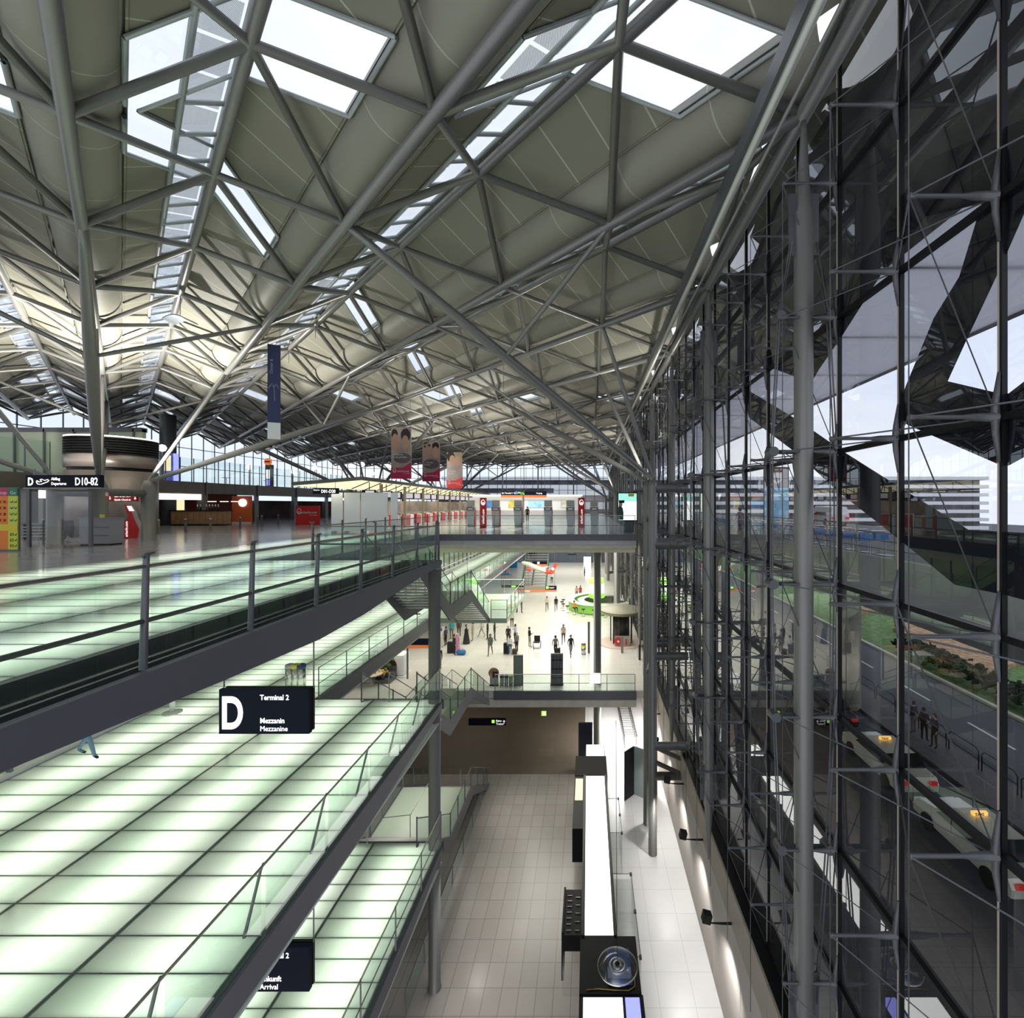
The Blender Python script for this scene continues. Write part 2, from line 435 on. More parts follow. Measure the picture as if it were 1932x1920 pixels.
# roof chords and braces
brace = {}
for k, (dx, dy) in {'e': (C, 0), 'w': (-C, 0), 'n': (0, C), 's': (0, -C)}.items():
    bm = B(); v = Vector((dx, dy, ZV - ZR)); tube(bm, [v * .02, v * .98], .105, 8)
    me = D.meshes.new('brace'); bm.to_mesh(me); bm.free(); me.materials.append(STEEL); brace[k] = me
DIRV = {'e': (C, 0), 'w': (-C, 0), 'n': (0, C), 's': (0, -C)}
nt_ = 0
for b in bs:
    nodes = []
    a = -20.5
    while a < 40:
        x, y = pt(a, b)
        if x < 5 and XL < x and -3 < y < YEND + 1: nodes.append((x, y))
        a += 1
    nodes = [n for n in nodes if vis(n[0], max(n[1], .7), ZR, 500) or n[1] < 14]
    if len(nodes) < 1: continue
    t = thing('roof_truss', 'grey tubular roof truss along the %s roof ridge counted from the left' % ORD[nt_], 'truss', (nodes[0][0], nodes[0][1], ZR), 0, 'ridge trusses under the folded roof')
    nt_ += 1
    o = Vector((nodes[0][0], nodes[0][1], ZR))
    if len(nodes) > 1:
        e = Vector((nodes[-1][0], nodes[-1][1], ZR)) - o
        s = Vector((1.9, -1.9, 0)) if nodes[0][0] < 2 else Vector((0, 0, 0))
        tube_obj('ridge_chord', [s, e - s * .9], .135, STEEL, t)
    for (x, y) in nodes:
        for k, (dx, dy) in DIRV.items():
            if x + dx > 5 or x + dx < XL or y + dy > YEND + 1 or not (vis(x, max(y, .7), ZR, 60) or vis(x + dx, max(y + dy, .7), ZV, 60)): continue
            c = D.objects.new('brace', brace[k]); COL.objects.link(c); c.parent = t; c.location = Vector((x, y, ZR)) - o
nv = 0
for j in range(-13, 28, 2):
    b = j / 2; K = X0 + Y0 + 2 * C * b
    lo = max(XL, K - YF - .5); hi = min(4.375, K + 2)
    if hi - lo < 1: continue
    tag(tube_obj('valley_chord', [(lo, K - lo, ZV), (hi, K - hi, ZV)], .145, STEEL), 'straight grey steel tube under the %s roof valley counted from the left' % ORD[nv], 'beam', 'tubes under the roof valleys')
    nv += 1
# edge tubes along the glass front
tag(tube_obj('edge_chord', [(4.375, 1.0, ZV), (4.375, YEND, ZV)], .16, STEEL), 'long grey steel tube joining the tops of the facade masts', 'beam')
rl = thing('maintenance_rail', 'pale twin rail running below the roof edge beside the glass front', 'rail', (3.36, 1, 9.28))
tube_obj('rail', [(0, 0, 0), (0, YEND - 2, 0)], .085, mat('pale rail', (.45, .46, .40), .35, .4), rl)
tube_obj('rail', [(.22, 0, -.22), (.22, YEND - 2, -.22)], .035, STEEL, rl)
bm = B(); box(bm, -.15, -.05, 0, YEND - 2, .05, .45); mesh_obj('rail_web', bm, STEELD, rl)
bm = B()
for k in range(26): tube(bm, [(.0, 1.5 + 3.75 * k, .05), (.12, 1.5 + 3.75 * k, .45)], .03, 5)
mesh_obj('hanger', bm, STEELD, rl)
# roof edge strip closing to the glass
bm = B(); quad(bm, [(XR - .1, YN, ZR - .2), (7.2, YN, ZR - .2), (7.2, YF, ZR - .2), (XR - .1, YF, ZR - .2)]); struct('ceiling', bm, PANEL)

# ================================================================== TREE COLUMNS
def spindle(p, q, rm, re, seg=12):
    p, q = Vector(p), Vector(q); return [p.lerp(q, t) for t in (0, .06, .3, .5, .7, .94, 1)], [re, re * 1.2, rm * .9, rm, rm * .9, re * 1.2, re]
def tree(cx_, cy_, right, word):
    t = thing('tree_column', 'grey steel tree column with forking roof struts, %s' % word, 'column', (cx_, cy_, ZT if right else 0), 0, 'tree columns carrying the roof')
    o = Vector(t.location)
    cols = [(-1.15, -1.1), (-1.15, 1.1)] if right else [(1.1, -1.1), (1.5, 1.1), (-1.1, -1.1), (-1.1, 1.1)]
    r = .215 if right else .30; zt = 3.3; z0 = ZT if right else 0
    for dx, dy in cols:
        b_ = B(); tube(b_, [(dx, dy, z0 - o.z), (dx, dy, zt - .35 - o.z), (dx, dy, zt - o.z)], [r, r, r * .55], 20); mesh_obj('shaft', b_, STEEL, t)
    def arm(p, q, rm=.17, re=.085, nm='strut'):
        P_, R_ = spindle(Vector(p) - o, Vector(q) - o, rm, re); b2 = B(); tube(b2, P_, R_, 12); mesh_obj(nm, b2, STEEL, t)
    for dx, dy in cols:
        sx = -1 if right else (1 if dx > 0 else -1); sy = 1 if dy > 0 else -1
        base = (cx_ + dx, cy_ + dy, zt - .05)
        far = Vector((cx_ + sx * 11.25, cy_ + sy * 11.25, ZV)); arm(base, far, .20, .10, 'main_strut')
        jt = Vector(base).lerp(far, .62)
        arm(jt, (cx_ + sx * 3.75, cy_ + sy * 11.25, ZV), .09, .06); arm(jt, (cx_ + sx * 11.25, cy_ + sy * 3.75, ZV), .09, .06)
        arm(base, (cx_ + sx * 3.75, cy_ + sy * 3.75, ZV), .11, .07)
    if right:
        for k, (z, dys) in enumerate(((2.8, (-1.1, 1.1)), (-.05, (-1.1, 1.1)), (-5.6, (-1.1, 1.1)), (-10.1, (-1.1,)), (-11.6, (-1.1,)))):
            for dy in dys:
                b_ = B(); tube(b_, [(-1.15, dy, z - o.z), (.6, dy, z - o.z)], .2, 14)
                mesh_obj('outrigger', b_, STEEL, t)
        for za, zb in ((-10.1, -10.85), (-10.85, -11.6), (2.8, 1.0), (-.05, -1.6), (-5.6, -7.2)):
            if za < -10: P_ = [(-1.15, -1.1, za - o.z if za > -10.5 else za - o.z), (.5, -1.1, (zb if za > -10.5 else zb) - o.z)]
            else: P_ = [(-1.15, -1.1, za - o.z), (-1.15, 1.1, zb - o.z)]
            b_ = B(); tube(b_, P_, .11, 10); mesh_obj('brace', b_, STEEL, t)
    else:
        z = 2.6
        for (ax, ay), (bx, by) in (((1.1, -1.1), (1.5, 1.1)), ((-1.1, -1.1), (1.1, -1.1)), ((-1.1, 1.1), (1.5, 1.1)), ((-1.1, -1.1), (-1.1, 1.1))):
            b_ = B(); tube(b_, [(ax, ay, z), (bx, by, z)], .2, 12); mesh_obj('tie_tube', b_, STEEL, t)
    return t
tree(4.375, 24.5, True, 'nearest one beside the glass front')
tree(4.375, 54.5, True, 'second one along the glass front')
tree(4.375, 84.5, True, 'farthest one along the glass front')
tree(-25.6, 24.5, False, 'on the left by the departures sign')
tree(-25.3, 54.5, False, 'behind the left one, beside the check-in island')
tree(-25.3, 84.5, False, 'farthest one on the left')

# ================================================================== GLASS FRONT
XG = 5.05; MY = 1.85; MY0 = .14
TZ = [8.44, 5.75, 3.06, .39, -2.28, -4.95, -7.62, -10.30]
bm = B(); quad(bm, [(XG, 1.0, -10.38), (XG, YEND, -10.38), (XG, YEND, ZR), (XG, 1.0, ZR)])
g = struct('window_1', bm, GLF); GW = g
bm = B()
ms = []
y = MY0 + MY
while y < YEND:
    ms.append(y); box(bm, XG - .035, XG + .035, y - .022, y + .022, -10.38, ZR); y += MY
struct('window_frame', bm, DARK, g)
bm = B()
for z in TZ: box(bm, XG - .07, XG + .02, 1.0, YEND, z - .045, z + .045)
struct('window_frame', bm, DARK, g)
bm = B()
for y_ in ms: box(bm, XG - .055, XG - .036, y_ + .012, y_ + .022, -10.38, ZR)
struct('window_trim', bm, mat('pale seal', (.55, .5, .42), .4, .3), g)
# glass bracket: spider + arm + rod pieces, one cable truss per mullion
arm_b = B()
tube(arm_b, [(-.05, 0, -.55), (-.09, 0, -.2), (-.10, 0, 0), (-.09, 0, .2), (-.05, 0, .55)], [.018, .04, .055, .04, .018], 6)
tube(arm_b, [(-.08, 0, 0), (-.35, 0, .0), (-.5, 0, 0), (-1.05, 0, 0), (-1.15, 0, 0)], [.06, .05, .028, .028, .04], 7)
arm_me = D.meshes.new('bracket_arm'); arm_b.to_mesh(arm_me); arm_b.free(); arm_me.materials.append(STEELD)
rod_b = B(); tube(rod_b, [(-1.15, 0, 0), (-.08, MY, 0)], .012, 4); tube(rod_b, [(-1.15, 0, 0), (-.08, -MY, 0)], .012, 4)
rod_me = D.meshes.new('tie_rod'); rod_b.to_mesh(rod_me); rod_b.free(); rod_me.materials.append(STEELD)
diag_b = B(); tube(diag_b, [(-1.15, 0, 0), (-.08, 0, -2.67)], .010, 4)
diag_me = D.meshes.new('stay_cable'); diag_b.to_mesh(diag_me); diag_b.free(); diag_me.materials.append(STEELD)
ny = 0
for y_ in ms:
    if y_ < 5 or y_ > 64: continue
    b_ = B(); tube(b_, [(-1.15, 0, 8.4), (-1.15, 0, -10.2)], .009, 4); t = mesh_obj('support_cable', b_, STEELD, GW, loc=(XG, y_, 0))
    ny += 1
    for z in TZ[:-1]:
        if not vis(XG, y_, z, 60): continue
        for me, nm in ((arm_me, 'bracket_arm'), (rod_me, 'tie_rod')) + (((diag_me, 'stay_cable'),) if y_ < 40 and ny % 2 else ()):
            c = D.objects.new(nm, me); COL.objects.link(c); c.parent = t; c.location = (0, 0, z)
# masts
mi_ = 0
HUB = [(5.8, .50), (3.06, .65), (.39, .65), (-2.28, .60), (-4.95, .48)]
for k in range(12):
    y_ = 9.5 + 7.5 * k
    if k >= 3 and abs((y_ - 24.5) % 30) < .1 and False: continue
    t = thing('facade_mast', 'tall grey round steel mast with cable stays, %s from the camera along the glass front' % ORD[mi_], 'mast', (4.375, y_, -10.9), 0, 'masts along the glass front')
    mi_ += 1; zo = 10.9
    P_ = [(0, 0, z + zo) for z in (-10.9, -10.5, -9.0, -8.9, 7.9, 8.0, 9.6, 9.85)]
    b_ = B(); tube(b_, P_, [.03, .05, .15, .185, .185, .15, .06, .04], 20); mesh_obj('shaft', b_, STEEL, t)
    for zz in (7.4, -8.4):
        for sx in (-1, 1):
            b_ = B(); box(b_, .12 if sx > 0 else -.30, .30 if sx > 0 else -.12, -.02, .02, zz + zo - .35, zz + zo + .9); mesh_obj('lug_plate', b_, STEELD, t)
    for z, w in HUB:
        b_ = B(); tube(b_, [(-w, 0, z + zo), (w, 0, z + zo)], .045, 8)
        for sx in (-1, 1): tube(b_, [(sx * w, -.13, z + zo), (sx * w, .13, z + zo)], [.10, .10], 10)
        mesh_obj('cross_arm', b_, STEELD, t)
    for sx in (-1, 1):
        for off in (-.055, .055):
            pts = [(sx * .25, off, 7.3 + zo)] + [(sx * w, off, z + zo) for z, w in HUB] + [(sx * .25, off, -8.1 + zo)]
            b_ = B(); tube(b_, pts, .017, 5); mesh_obj('stay_cable', b_, STEELD, t)

# black pictogram foil on the outside of the glass front (traced outline of the plane symbol)
def gl(px, py):
    Y = XG * FPX / (px - CX); return (Y, 2 - (py - CY) / FPX * Y)
def foil(poly, name_lab):
    b_ = B()
    P_ = [gl(*p) for p in poly]
    vs_ = [b_.verts.new((XG + .012, u, v)) for u, v in P_]; f = b_.faces.new(vs_)
    r_ = bmesh.ops.extrude_face_region(b_, geom=[f])
    for v in [e for e in r_['geom'] if isinstance(e, bmesh.types.BMVert)]: v.co.x += .004
    bmesh.ops.triangulate(b_, faces=b_.faces); bmesh.ops.recalc_face_normals(b_, faces=b_.faces)
    return b_
lower = [(1413, 642), (1423, 630), (1431, 631), (1544, 655), (1544, 697), (1530, 721), (1417, 681), (1413, 712), (1414, 738), (1507, 794), (1592, 853), (1707, 926), (1825, 999), (1932, 1005), (2150, 1010), (2150, 1190), (1898, 1123), (1800, 1103), (1701, 1022), (1586, 932), (1544, 894), (1510, 861), (1413, 788), (1404, 760), (1402, 730), (1404, 684)]
upper = [(1531, 640), (1586, 553), (1662, 432), (1744, 302), (1932, 224), (2150, 130), (2150, 250), (1932, 398), (1884, 508), (1822, 640), (1786, 719), (1884, 742), (1901, 742), (1932, 718), (2150, 560), (2150, 720), (1932, 861), (1901, 878), (1887, 878), (1710, 801), (1701, 791), (1694, 774), (1697, 757), (1707, 729), (1760, 600), (1808, 522), (1850, 384), (1744, 409), (1662, 516), (1589, 631), (1544, 697), (1520, 735), (1500, 700)]
ft = thing('window_decal', 'huge black outline of an aeroplane symbol stuck on the glass front', 'decal', (XG, 6, 0))
for i_, pl in enumerate((lower, upper)):
    o_ = mesh_obj('foil_band', foil(pl, ''), FOIL, ft); o_.location = -Vector(ft.location)

# end glass wall
bm = B(); quad(bm, [(-52, YEND, ZA), (XG, YEND, ZA), (XG, YEND, ZR), (-52, YEND, ZR)])
g = struct('window_90', bm, GLS)
bm = B()
x = XG
while x > -52:
    box(bm, x - .05, x + .05, YEND - .1, YEND + .05, ZA, ZR); x -= 1.875
for z in (9.6, 7.5, 5, 2.6, .2, -2.4, -5, -7.6, -10.2): box(bm, -52, XG, YEND - .08, YEND + .05, z - .04, z + .04)
struct('window_frame', bm, mat('blue grey frame', (.10, .12, .15), .4, .3), g)
bm = B()
x = 4.375
while x > -52:
    tube(bm, [(x, YEND - .7, -.0), (x, YEND - .7, ZV)], .13, 8); x -= 7.5
struct('window_post', bm, STEEL, g)

# ================================================================== WALL BELOW THE GLASS
bm = B(); box(bm, 4.64, XG + .4, 0, 60, ZT, -10.38 - 1.2); struct('wall_right', bm, tiles('beige concrete wall', (.52, .47, .43), (.08, .07, .06), 60, 1.0, .01, .6, .02))
w_ = B()
for k in range(16): box(w_, 4.615, 4.65, 8 + 3.12 * k, 8 + 3.12 * k + 3.09, ZT + .02, -11.56)
struct('trim_1', w_, mat('beige wall panel', (.60, .545, .50), .55, 0, noise=.06, nscale=1))
w_ = B()
for k in range(30): box(w_, 4.60, 4.66, 6.5 + 1.85 * k, 6.5 + 1.85 * k + 1.83, -11.56, -10.38)
struct('trim_2', w_, mat('perforated beige metal', (.42, .37, .30), .5, .2, noise=.05, nscale=40))
w_ = B(); box(w_, 4.66, XG + .4, 0, YEND, -10.45, -10.38); struct('trim_3', w_, DARK)
for i_, y_ in enumerate((11.25, 15.0, 18.75, 22.5, 26.25, 30.0)):
    t = thing('wall_spotlight', 'small black spotlight on a horizontal arm above the train level, %s from the camera' % ORD[i_], 'spotlight', (4.62, y_, -11.45), 0, 'spotlights on arms along the lower wall')
    b_ = B(); tube(b_, [(0, 0, 0), (-.35, 0, 0), (-.72, 0, .02)], [.045, .035, .02], 8); mesh_obj('arm', b_, DARK, t)
    b_ = B(); box(b_, -.98, -.72, -.12, .12, -.14, .14, M=Matrix.Rotation(.25, 4, 'Y')); mesh_obj('lamp_head', b_, DARK, t)
    s_ = spot('lamp', (0, 0, 0), (0, 0, -1), 260, 110, .7, (1, .98, .95), .08)
    s_.parent = t; s_.location = (-.88, 0, -.45); s_.rotation_euler = (0, math.radians(-8), 0)

# ================================================================== FLOORS
def slab(name, x0, x1, y0, y1, z, m, th=.35):
    bm = B(); box(bm, x0, x1, y0, y1, z - th, z); return struct(name, bm, m)
def glassfloor(x0, x1, y0, y1, z, ncol, pitch=.625, power=10.0):
    """lit glass panels on dark bearers with tube lamps underneath"""
    wc = (x1 - x0) / ncol
    bm = B(); n = int(round((y1 - y0) / pitch))
    for c_ in range(ncol):
        for r_ in range(n):
            xa = x0 + c_ * wc; ya = y0 + r_ * pitch
            quad(bm, [(xa + .02, ya + .014, z), (xa + wc - .02, ya + .014, z), (xa + wc - .02, ya + pitch - .014, z), (xa + .02, ya + pitch - .014, z)])
    f = struct('floor', bm, LFLOOR)
    bm = B()
    for c_ in range(ncol + 1):
        xa = x0 + c_ * wc; box(bm, xa - .06, xa + .06, y0, y1, z - .35, z - .012)
    for r_ in range(n + 1):
        ya = y0 + r_ * pitch; box(bm, x0, x1, ya - .016, ya + .016, z - .05, z - .006)
    struct('bearer', bm, mat('bearer grey', (.10, .115, .11), .5), f)
    bm = B(); box(bm, x0 - .05, x1 + .05, y0 - .02, y1 + .02, z - .75, z - .70); struct('soffit', bm, mat('white tray', (.6, .62, .6), .7), f)
    Lm = (y1 - y0)
    for c_ in range(ncol):
        a_ = area('tube_lamp', (x0 + (c_ + .56) * wc, (y0 + y1) / 2, z - .66), wc * .45, Lm - .3, power * Lm, UP, (1, 1, .95))
    return f
# departures deck
glassfloor(-17.0, -6.6, 1.05, 16.675, ZD, 4, power=11)
glassfloor(-17.0, -11.8, 16.675, 30.425, ZD, 2, power=11)
bm = B(); box(bm, -60, -17.03, 1, 31, ZD - .7, ZD + .0); struct('floor', bm, STONE)
bm = B(); box(bm, -60, 3.2, 31.1, 99, ZD - .7, ZD); struct('floor', bm, STONE)
bm = B(); box(bm, -17.03, -10.0, 30.43, 31.1, ZD - .7, ZD); struct('floor', bm, STONE)
bm = B(); box(bm, -11.78, -10.0, 16.7, 30.43, ZD - .7, ZD); struct('floor', bm, mat('dark deck edge', (.10, .11, .12), .35, .3))
# concrete downstand at the far balcony and underside
bm = B(); prism(bm, [(-10.0, -.95), (3.2, -.95), (3.2, -.38), (-10.0, -.38)], 31.2, 31.9, 'y'); struct('trim_4', bm, CONC)
bm = B(); box(bm, -10, 3.2, 31.02, 31.14, -.42, -.0); struct('trim_5', bm, FASCIA)
bm = B(); box(bm, -10.06, -9.98, 16.9, 31.1, -.42, 0); struct('trim_6', bm, FASCIA)
bm = B(); prism(bm, [(-10.1, -.38), (-9.98, -.38), (-10.8, -1.25), (-11.4, -1.25)], 16.9, 31.9, 'y'); struct('trim_7', bm, CONC)
bm = B(); box(bm, -60, 3.2, 31.9, 99, -1.30, -.75); struct('ceiling', bm, mat('pale yellow soffit', (.72, .70, .52), .7))
# mezzanine
glassfloor(-15.1, -5.42, 4.0, 17.125, ZM, 4, power=9)
glassfloor(-15.1, -10.05, 17.125, 50.875, ZM, 2, power=9)
glassfloor(-15.1, -10.05, 50.875, 96, ZM, 2, 1.25, power=9)
slab('floor', -10.0, -5.1, 29.3, 37.3, ZM, mat('pale green glass landing', (.42, .50, .38), .25), .3)
# arrivals
glassfloor(-15.1, -5.42, 9.0, 17.125, ZA, 4, power=9)
slab('floor', -60, -10.0, 17.2, 31.1, ZA, ASTONE, .5)
slab('floor', -60, 4.6, 31.1, YEND, ZA, ASTONE, .5)
slab('floor', -60, -15.15, 0, 17.2, ZA, ASTONE, .5)
bm = B(); box(bm, -6.3, 3.2, 31.02, 31.14, ZA - .6, ZA); struct('trim_8', bm, FASCIA)
bm = B(); box(bm, -10.0, 3.2, 31.2, 31.9, ZA - 1.15, ZA - .58); struct('trim_9', bm, CONC)
bm = B(); box(bm, -60, 4.6, 31.95, 60, ZA - .75, ZA - .55); struct('ceiling', bm, CONC)
# train level
slab('floor', -30, -.25, 0, 30.3, ZT, TSTONE)
slab('floor', -.25, 4.64, 0, 60, ZT, WHITEF)
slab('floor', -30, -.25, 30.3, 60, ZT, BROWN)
bm = B(); box(bm, -30, 4.7, 60, 60.3, ZT, ZA - .6); struct('wall_back', bm, mat('brown wall', (.17, .14, .11), .7))
bm = B(); box(bm, -30.3, -30, 0, 60, ZT, ZA - .6); struct('wall_left', bm, mat('brown wall', (.17, .14, .11), .7))

# edge beams of the three near decks (fish bellied plates)
def belly(z, x, pts, nm, m=FASCIA):
    bm = B(); prism(bm, [(y_, z + dz) for y_, dz in pts], x - .06, x + .06, 'x'); bmesh.ops.recalc_face_normals(bm, faces=bm.faces); struct(nm, bm, m)
prof = [(1.0, -.02), (16.9, -.02), (16.9, -.18), (16.3, -.2), (13.2, -.42), (11, -.60), (9.2, -.66), (6.8, -.56), (4.25, -.42), (1.0, -.3)]
belly(ZD, -5.35, prof, 'trim_10')
belly(ZM, -5.35, [(4.0, -.02), (16.9, -.02), (16.9, -.22), (14, -.42), (11, -.62), (8, -.55), (4.0, -.4)], 'trim_11')
belly(ZA, -5.35, [(9.0, -.02), (17.0, -.02), (17.0, -.3), (13, -.5), (9.0, -.5)], 'trim_12')
belly(ZM, -9.98, [(17.1, .0), (98, .0), (98, -.3), (60, -.5), (26, -.62), (17.1, -.6)], 'trim_13')
# dark service channel beside the departures glass floor
bm = B(); box(bm, -6.58, -5.42, 1.0, 16.8, -.30, -.22); box(bm, -6.60, -6.50, 1.0, 16.8, -.3, .0); box(bm, -6.2, -6.12, 1, 16.8, -.22, -.14); box(bm, -5.85, -5.8, 1, 16.8, -.22, -.10)
struct('trim_14', bm, mat('dark channel steel', (.16, .165, .165), .3, .7))
bm = B(); box(bm, -11.8, -5.3, 16.72, 16.82, -.35, .0); struct('trim_15', bm, STEELD)
bm = B(); box(bm, -15.1, -5.3, 17.13, 17.2, ZM - .35, ZM); struct('trim_16', bm, STEELD)
bm = B(); box(bm, -15.1, -5.3, 17.13, 17.2, ZA - .35, ZA); struct('trim_17', bm, STEELD)

# ================================================================== plain columns
def column(x, y_, z0, z1, r, lab):
    b_ = B(); tube(b_, [(0, 0, 0), (0, 0, .06), (0, 0, .06), (0, 0, z1 - z0)], [r * 1.15, r * 1.15, r, r], 24)
    o_ = mesh_obj('round_column', b_, STEEL, None, loc=(x, y_, z0)); return tag(o_, lab, 'column')
column(-5.56, 16.9, ZT, -.2, .21, 'tall grey round column standing at the near deck corner down to the tiled floor')
column(.625, 32.4, ZT, -.95, .26, 'grey round column rising through the lower balcony to the concrete beam')
column(3.7, 58, ZA, -1.3, .26, 'grey round column with green light on it behind the round kiosk')
column(3.2, 76, ZA, -1.3, .26, 'distant grey round column on the right of the arrivals hall')
column(1.3, 92, ZA, -1.3, .3, 'beige column by the far end windows of the arrivals hall')

# ================================================================== RAILINGS
def railing(p, q, lab, h=1.15, sp=1.85, out=0.0, style='deck', name='glass_railing', low=True, base=.0, lean=(0, 0)):
    p, q = Vector(p), Vector(q); t = thing(name, lab, 'railing', p, 0); L_ = (q - p).length; n = max(1, int(round((Vector((q.x, q.y, 0)) - Vector((p.x, p.y, 0))).length / sp)))
    d = (q - p) / n; Z = Vector((0, 0, 1)); ln = Vector((lean[0], lean[1], 0))
    pr = .035 if style == 'deck' else .022
    post = None; pane = None
    hd = Vector((d.x, d.y, 0)).normalized(); sd = Vector((-hd.y, hd.x, 0))
    for k in range(n + 1):
        if post is None:
            b_ = B()
            ph = h + (.14 if style == 'deck' else .03); tube(b_, [ln, ln * .15 + Z * (ph * .9), Z * ph], [pr * 1.25, pr, pr * .9], 6)
            if style == 'deck': tube(b_, [Z * (ph - .03) - hd * .05, Z * (ph + .0), Z * (ph + .02) + hd * .10], [.012, .028, .014], 5)
            post = mesh_obj('post', b_, STEELD if style == 'deck' else STEEL, t)
        else: link_copy(post, t)
        COL.objects  # noqa
        (t.children[-1] if False else [c for c in t.children if c.name.startswith('post')][-1]).location = d * k
    for k in range(n):
        if pane is None:
            b_ = B(); e0 = d * .03; e1 = d * .97
            v = [e0 + Z * (base - .02), e1 + Z * (base - .02), e1 + Z * (h - .04), e0 + Z * (h - .04)]
            quad(b_, v); pane = mesh_obj('glass_panel', b_, GLR, t)
        else: link_copy(pane, t, d * k)
    b_ = B(); tube(b_, [Z * h, q - p + Z * h], .022, 8); mesh_obj('handrail', b_, CHROME if style != 'deck' else STEEL, t)
    if low:
        b_ = B(); s_ = ln * .6; tube(b_, [Z * (h * .47) + s_, q - p + Z * (h * .47) + s_], .03 if style == 'deck' else .015, 8); mesh_obj('lower_rail', b_, STEELD, t)
    return t
railing((-5.35, 2.06, 0), (-5.35, 16.46, 0), 'large glass railing along the edge of the upper left deck', 1.25, lean=(-.04, 0), base=-.02)
railing((-5.4, 16.85, 0), (-9.95, 16.85, 0), 'glass railing across the far end of the upper deck', 1.2)
railing((-9.98, 16.95, 0), (-9.98, 31.0, 0), 'glass railing along the recessed left edge of the stair opening on the upper level', 1.2, 2.0)
railing((-9.98, 31.05, 0), (3.1, 31.05, 0), 'glass railing along the far upper balcony in front of the kiosks', 1.25, 1.87, style='thin')
railing((-5.36, 4.0, ZM), (-5.36, 17.0, ZM), 'glass railing with diagonal looking handrail along the mezzanine edge', 1.2, 1.85, style='thin', lean=(-.32, 0), low=False)
railing((-5.36, 9.0, ZA), (-5.36, 17.0, ZA), 'glass railing along the lowest glass floor edge at the bottom left', 1.2, 1.85, style='thin', low=True)
railing((-9.98, 17.3, ZM), (-9.98, 97, ZM), 'long glass railing along the recessed mezzanine walkway into the distance', 1.1, 2.0, style='thin')
railing((-6.2, 31.05, ZA), (3.1, 31.05, ZA), 'glass railing along the lower balcony in front of the arrivals hall', 1.1, 1.9, style='thin')
railing((-6.27, 16.0, ZT), (-6.27, 29.0, ZT), 'low glass screen with short posts on the tiled floor beside the lower stairs', .85, 1.85, style='thin', low=False)
railing((-5.1, 29.3, ZM), (-5.1, 37.3, ZM), 'glass railing on the right edge of the green mezzanine landing', 1.15, 1.6, style='thin')
railing((-6.1, 29.3, ZM), (-5.1, 29.3, ZM), 'short glass railing closing the near end of the mezzanine landing', 1.15, 1.0, style='thin')
railing((-9.9, 37.3, ZM), (-5.1, 37.3, ZM), 'glass railing across the far end of the mezzanine landing', 1.15, 1.6, style='thin')
railing((-15.1, 17.16, ZM), (-9.7, 17.16, ZM), 'grey railing at the far end of the near mezzanine floor by the stair head', 1.0, 1.4, style='thin') if False else None

# ================================================================== STAIRS in the opening
def staircase(z, word, lvl):
    """two flights with a middle landing, going away from the camera"""
    t = thing('staircase', 'folding grey steel staircase %s' % word, 'staircase', (-7.9, 16.9, z))
    dz = (ZM - ZD) / 2 if lvl < 2 else (ZT - ZA) / 2
    x0, x1 = (-.3, 1.7) if lvl < 2 else (-1.9, 1.7)
    ys = (0.0, 4.1, 7.8, 12.3); zs = (0, dz, dz, dz * 2)
    # stringers as closed side plates on both sides
    th = .62
    for x in (x0, x1):
        poly = [(ys[0], .05), (ys[1], zs[1] + .05), (ys[2], zs[2] + .05), (ys[3], zs[3] + .05), (ys[3], zs[3] - .25), (ys[2] + .3, zs[2] - th), (ys[1] - .1, zs[1] - th), (ys[0], -th * .7)]
        prism_obj('stringer', poly, x - .03, x + .03, 'x', FASCIA, t)
    tr = None; n = 14
    for (ya, za, yb, zb) in ((ys[0], 0, ys[1], dz), (ys[2], dz, ys[3], dz * 2)):
        for k in range(n):
            yy = ya + (yb - ya) * (k + .5) / n; zz = za + (zb - za) * (k + 1) / n
            if tr is None:
                b_ = B(); box(b_, x0, x1, -.15, .15, -.05, 0); box(b_, x0, x1, -.16, -.14, -.05, .012)
                tr = mesh_obj('tread', b_, mat('ribbed stair tread', (.30, .30, .27), .4, .4), t)
                tr.location = (0, yy, zz)
            else: link_copy(tr, t, (0, yy, zz))
    b_ = B(); box(b_, x0, x1, ys[1], ys[2], dz - .12, dz); mesh_obj('landing', b_, mat('pale green glass landing', (.42, .50, .38), .25), t)
    for x in (x0, x1):
        for (ya, za, yb, zb) in ((ys[0], 0, ys[1], dz), (ys[1], dz, ys[2], dz), (ys[2], dz, ys[3], dz * 2)):
            b_ = B(); quad(b_, [(x, ya + .05, za + .05), (x, yb - .05, zb + .05), (x, yb - .05, zb + 1.0), (x, ya + .05, za + 1.0)]); mesh_obj('glass_panel', b_, GLR, t)
            m_ = 3
            for k in range(m_):
                f = k / m_; b_ = B(); tube(b_, [(x, ya + (yb - ya) * f, za + (zb - za) * f), (x, ya + (yb - ya) * f, za + (zb - za) * f + 1.1)], .025, 6); mesh_obj('post', b_, STEELD, t)
        b_ = B(); tube(b_, [(x, ya_, za_ + 1.05) for ya_, za_ in zip(ys, zs)], .024, 6); mesh_obj('handrail', b_, STEEL, t)
    b_ = B(); xm = (x0 + x1) / 2; tube(b_, [(xm, ya_, za_ + 1.0) for ya_, za_ in zip(ys, zs)], .02, 6)
    for ya_, za_ in zip(ys, zs): tube(b_, [(xm, ya_, za_), (xm, ya_, za_ + 1.0)], .02, 6)
    mesh_obj('middle_handrail', b_, CHROME, t)
    return t
staircase(ZD, 'hanging between the upper level and the green mezzanine landing', 0)
staircase(ZM, 'from the mezzanine down to the lower balcony', 1)
staircase(ZA, 'from the lowest glass floor down to the tiled train level', 2)

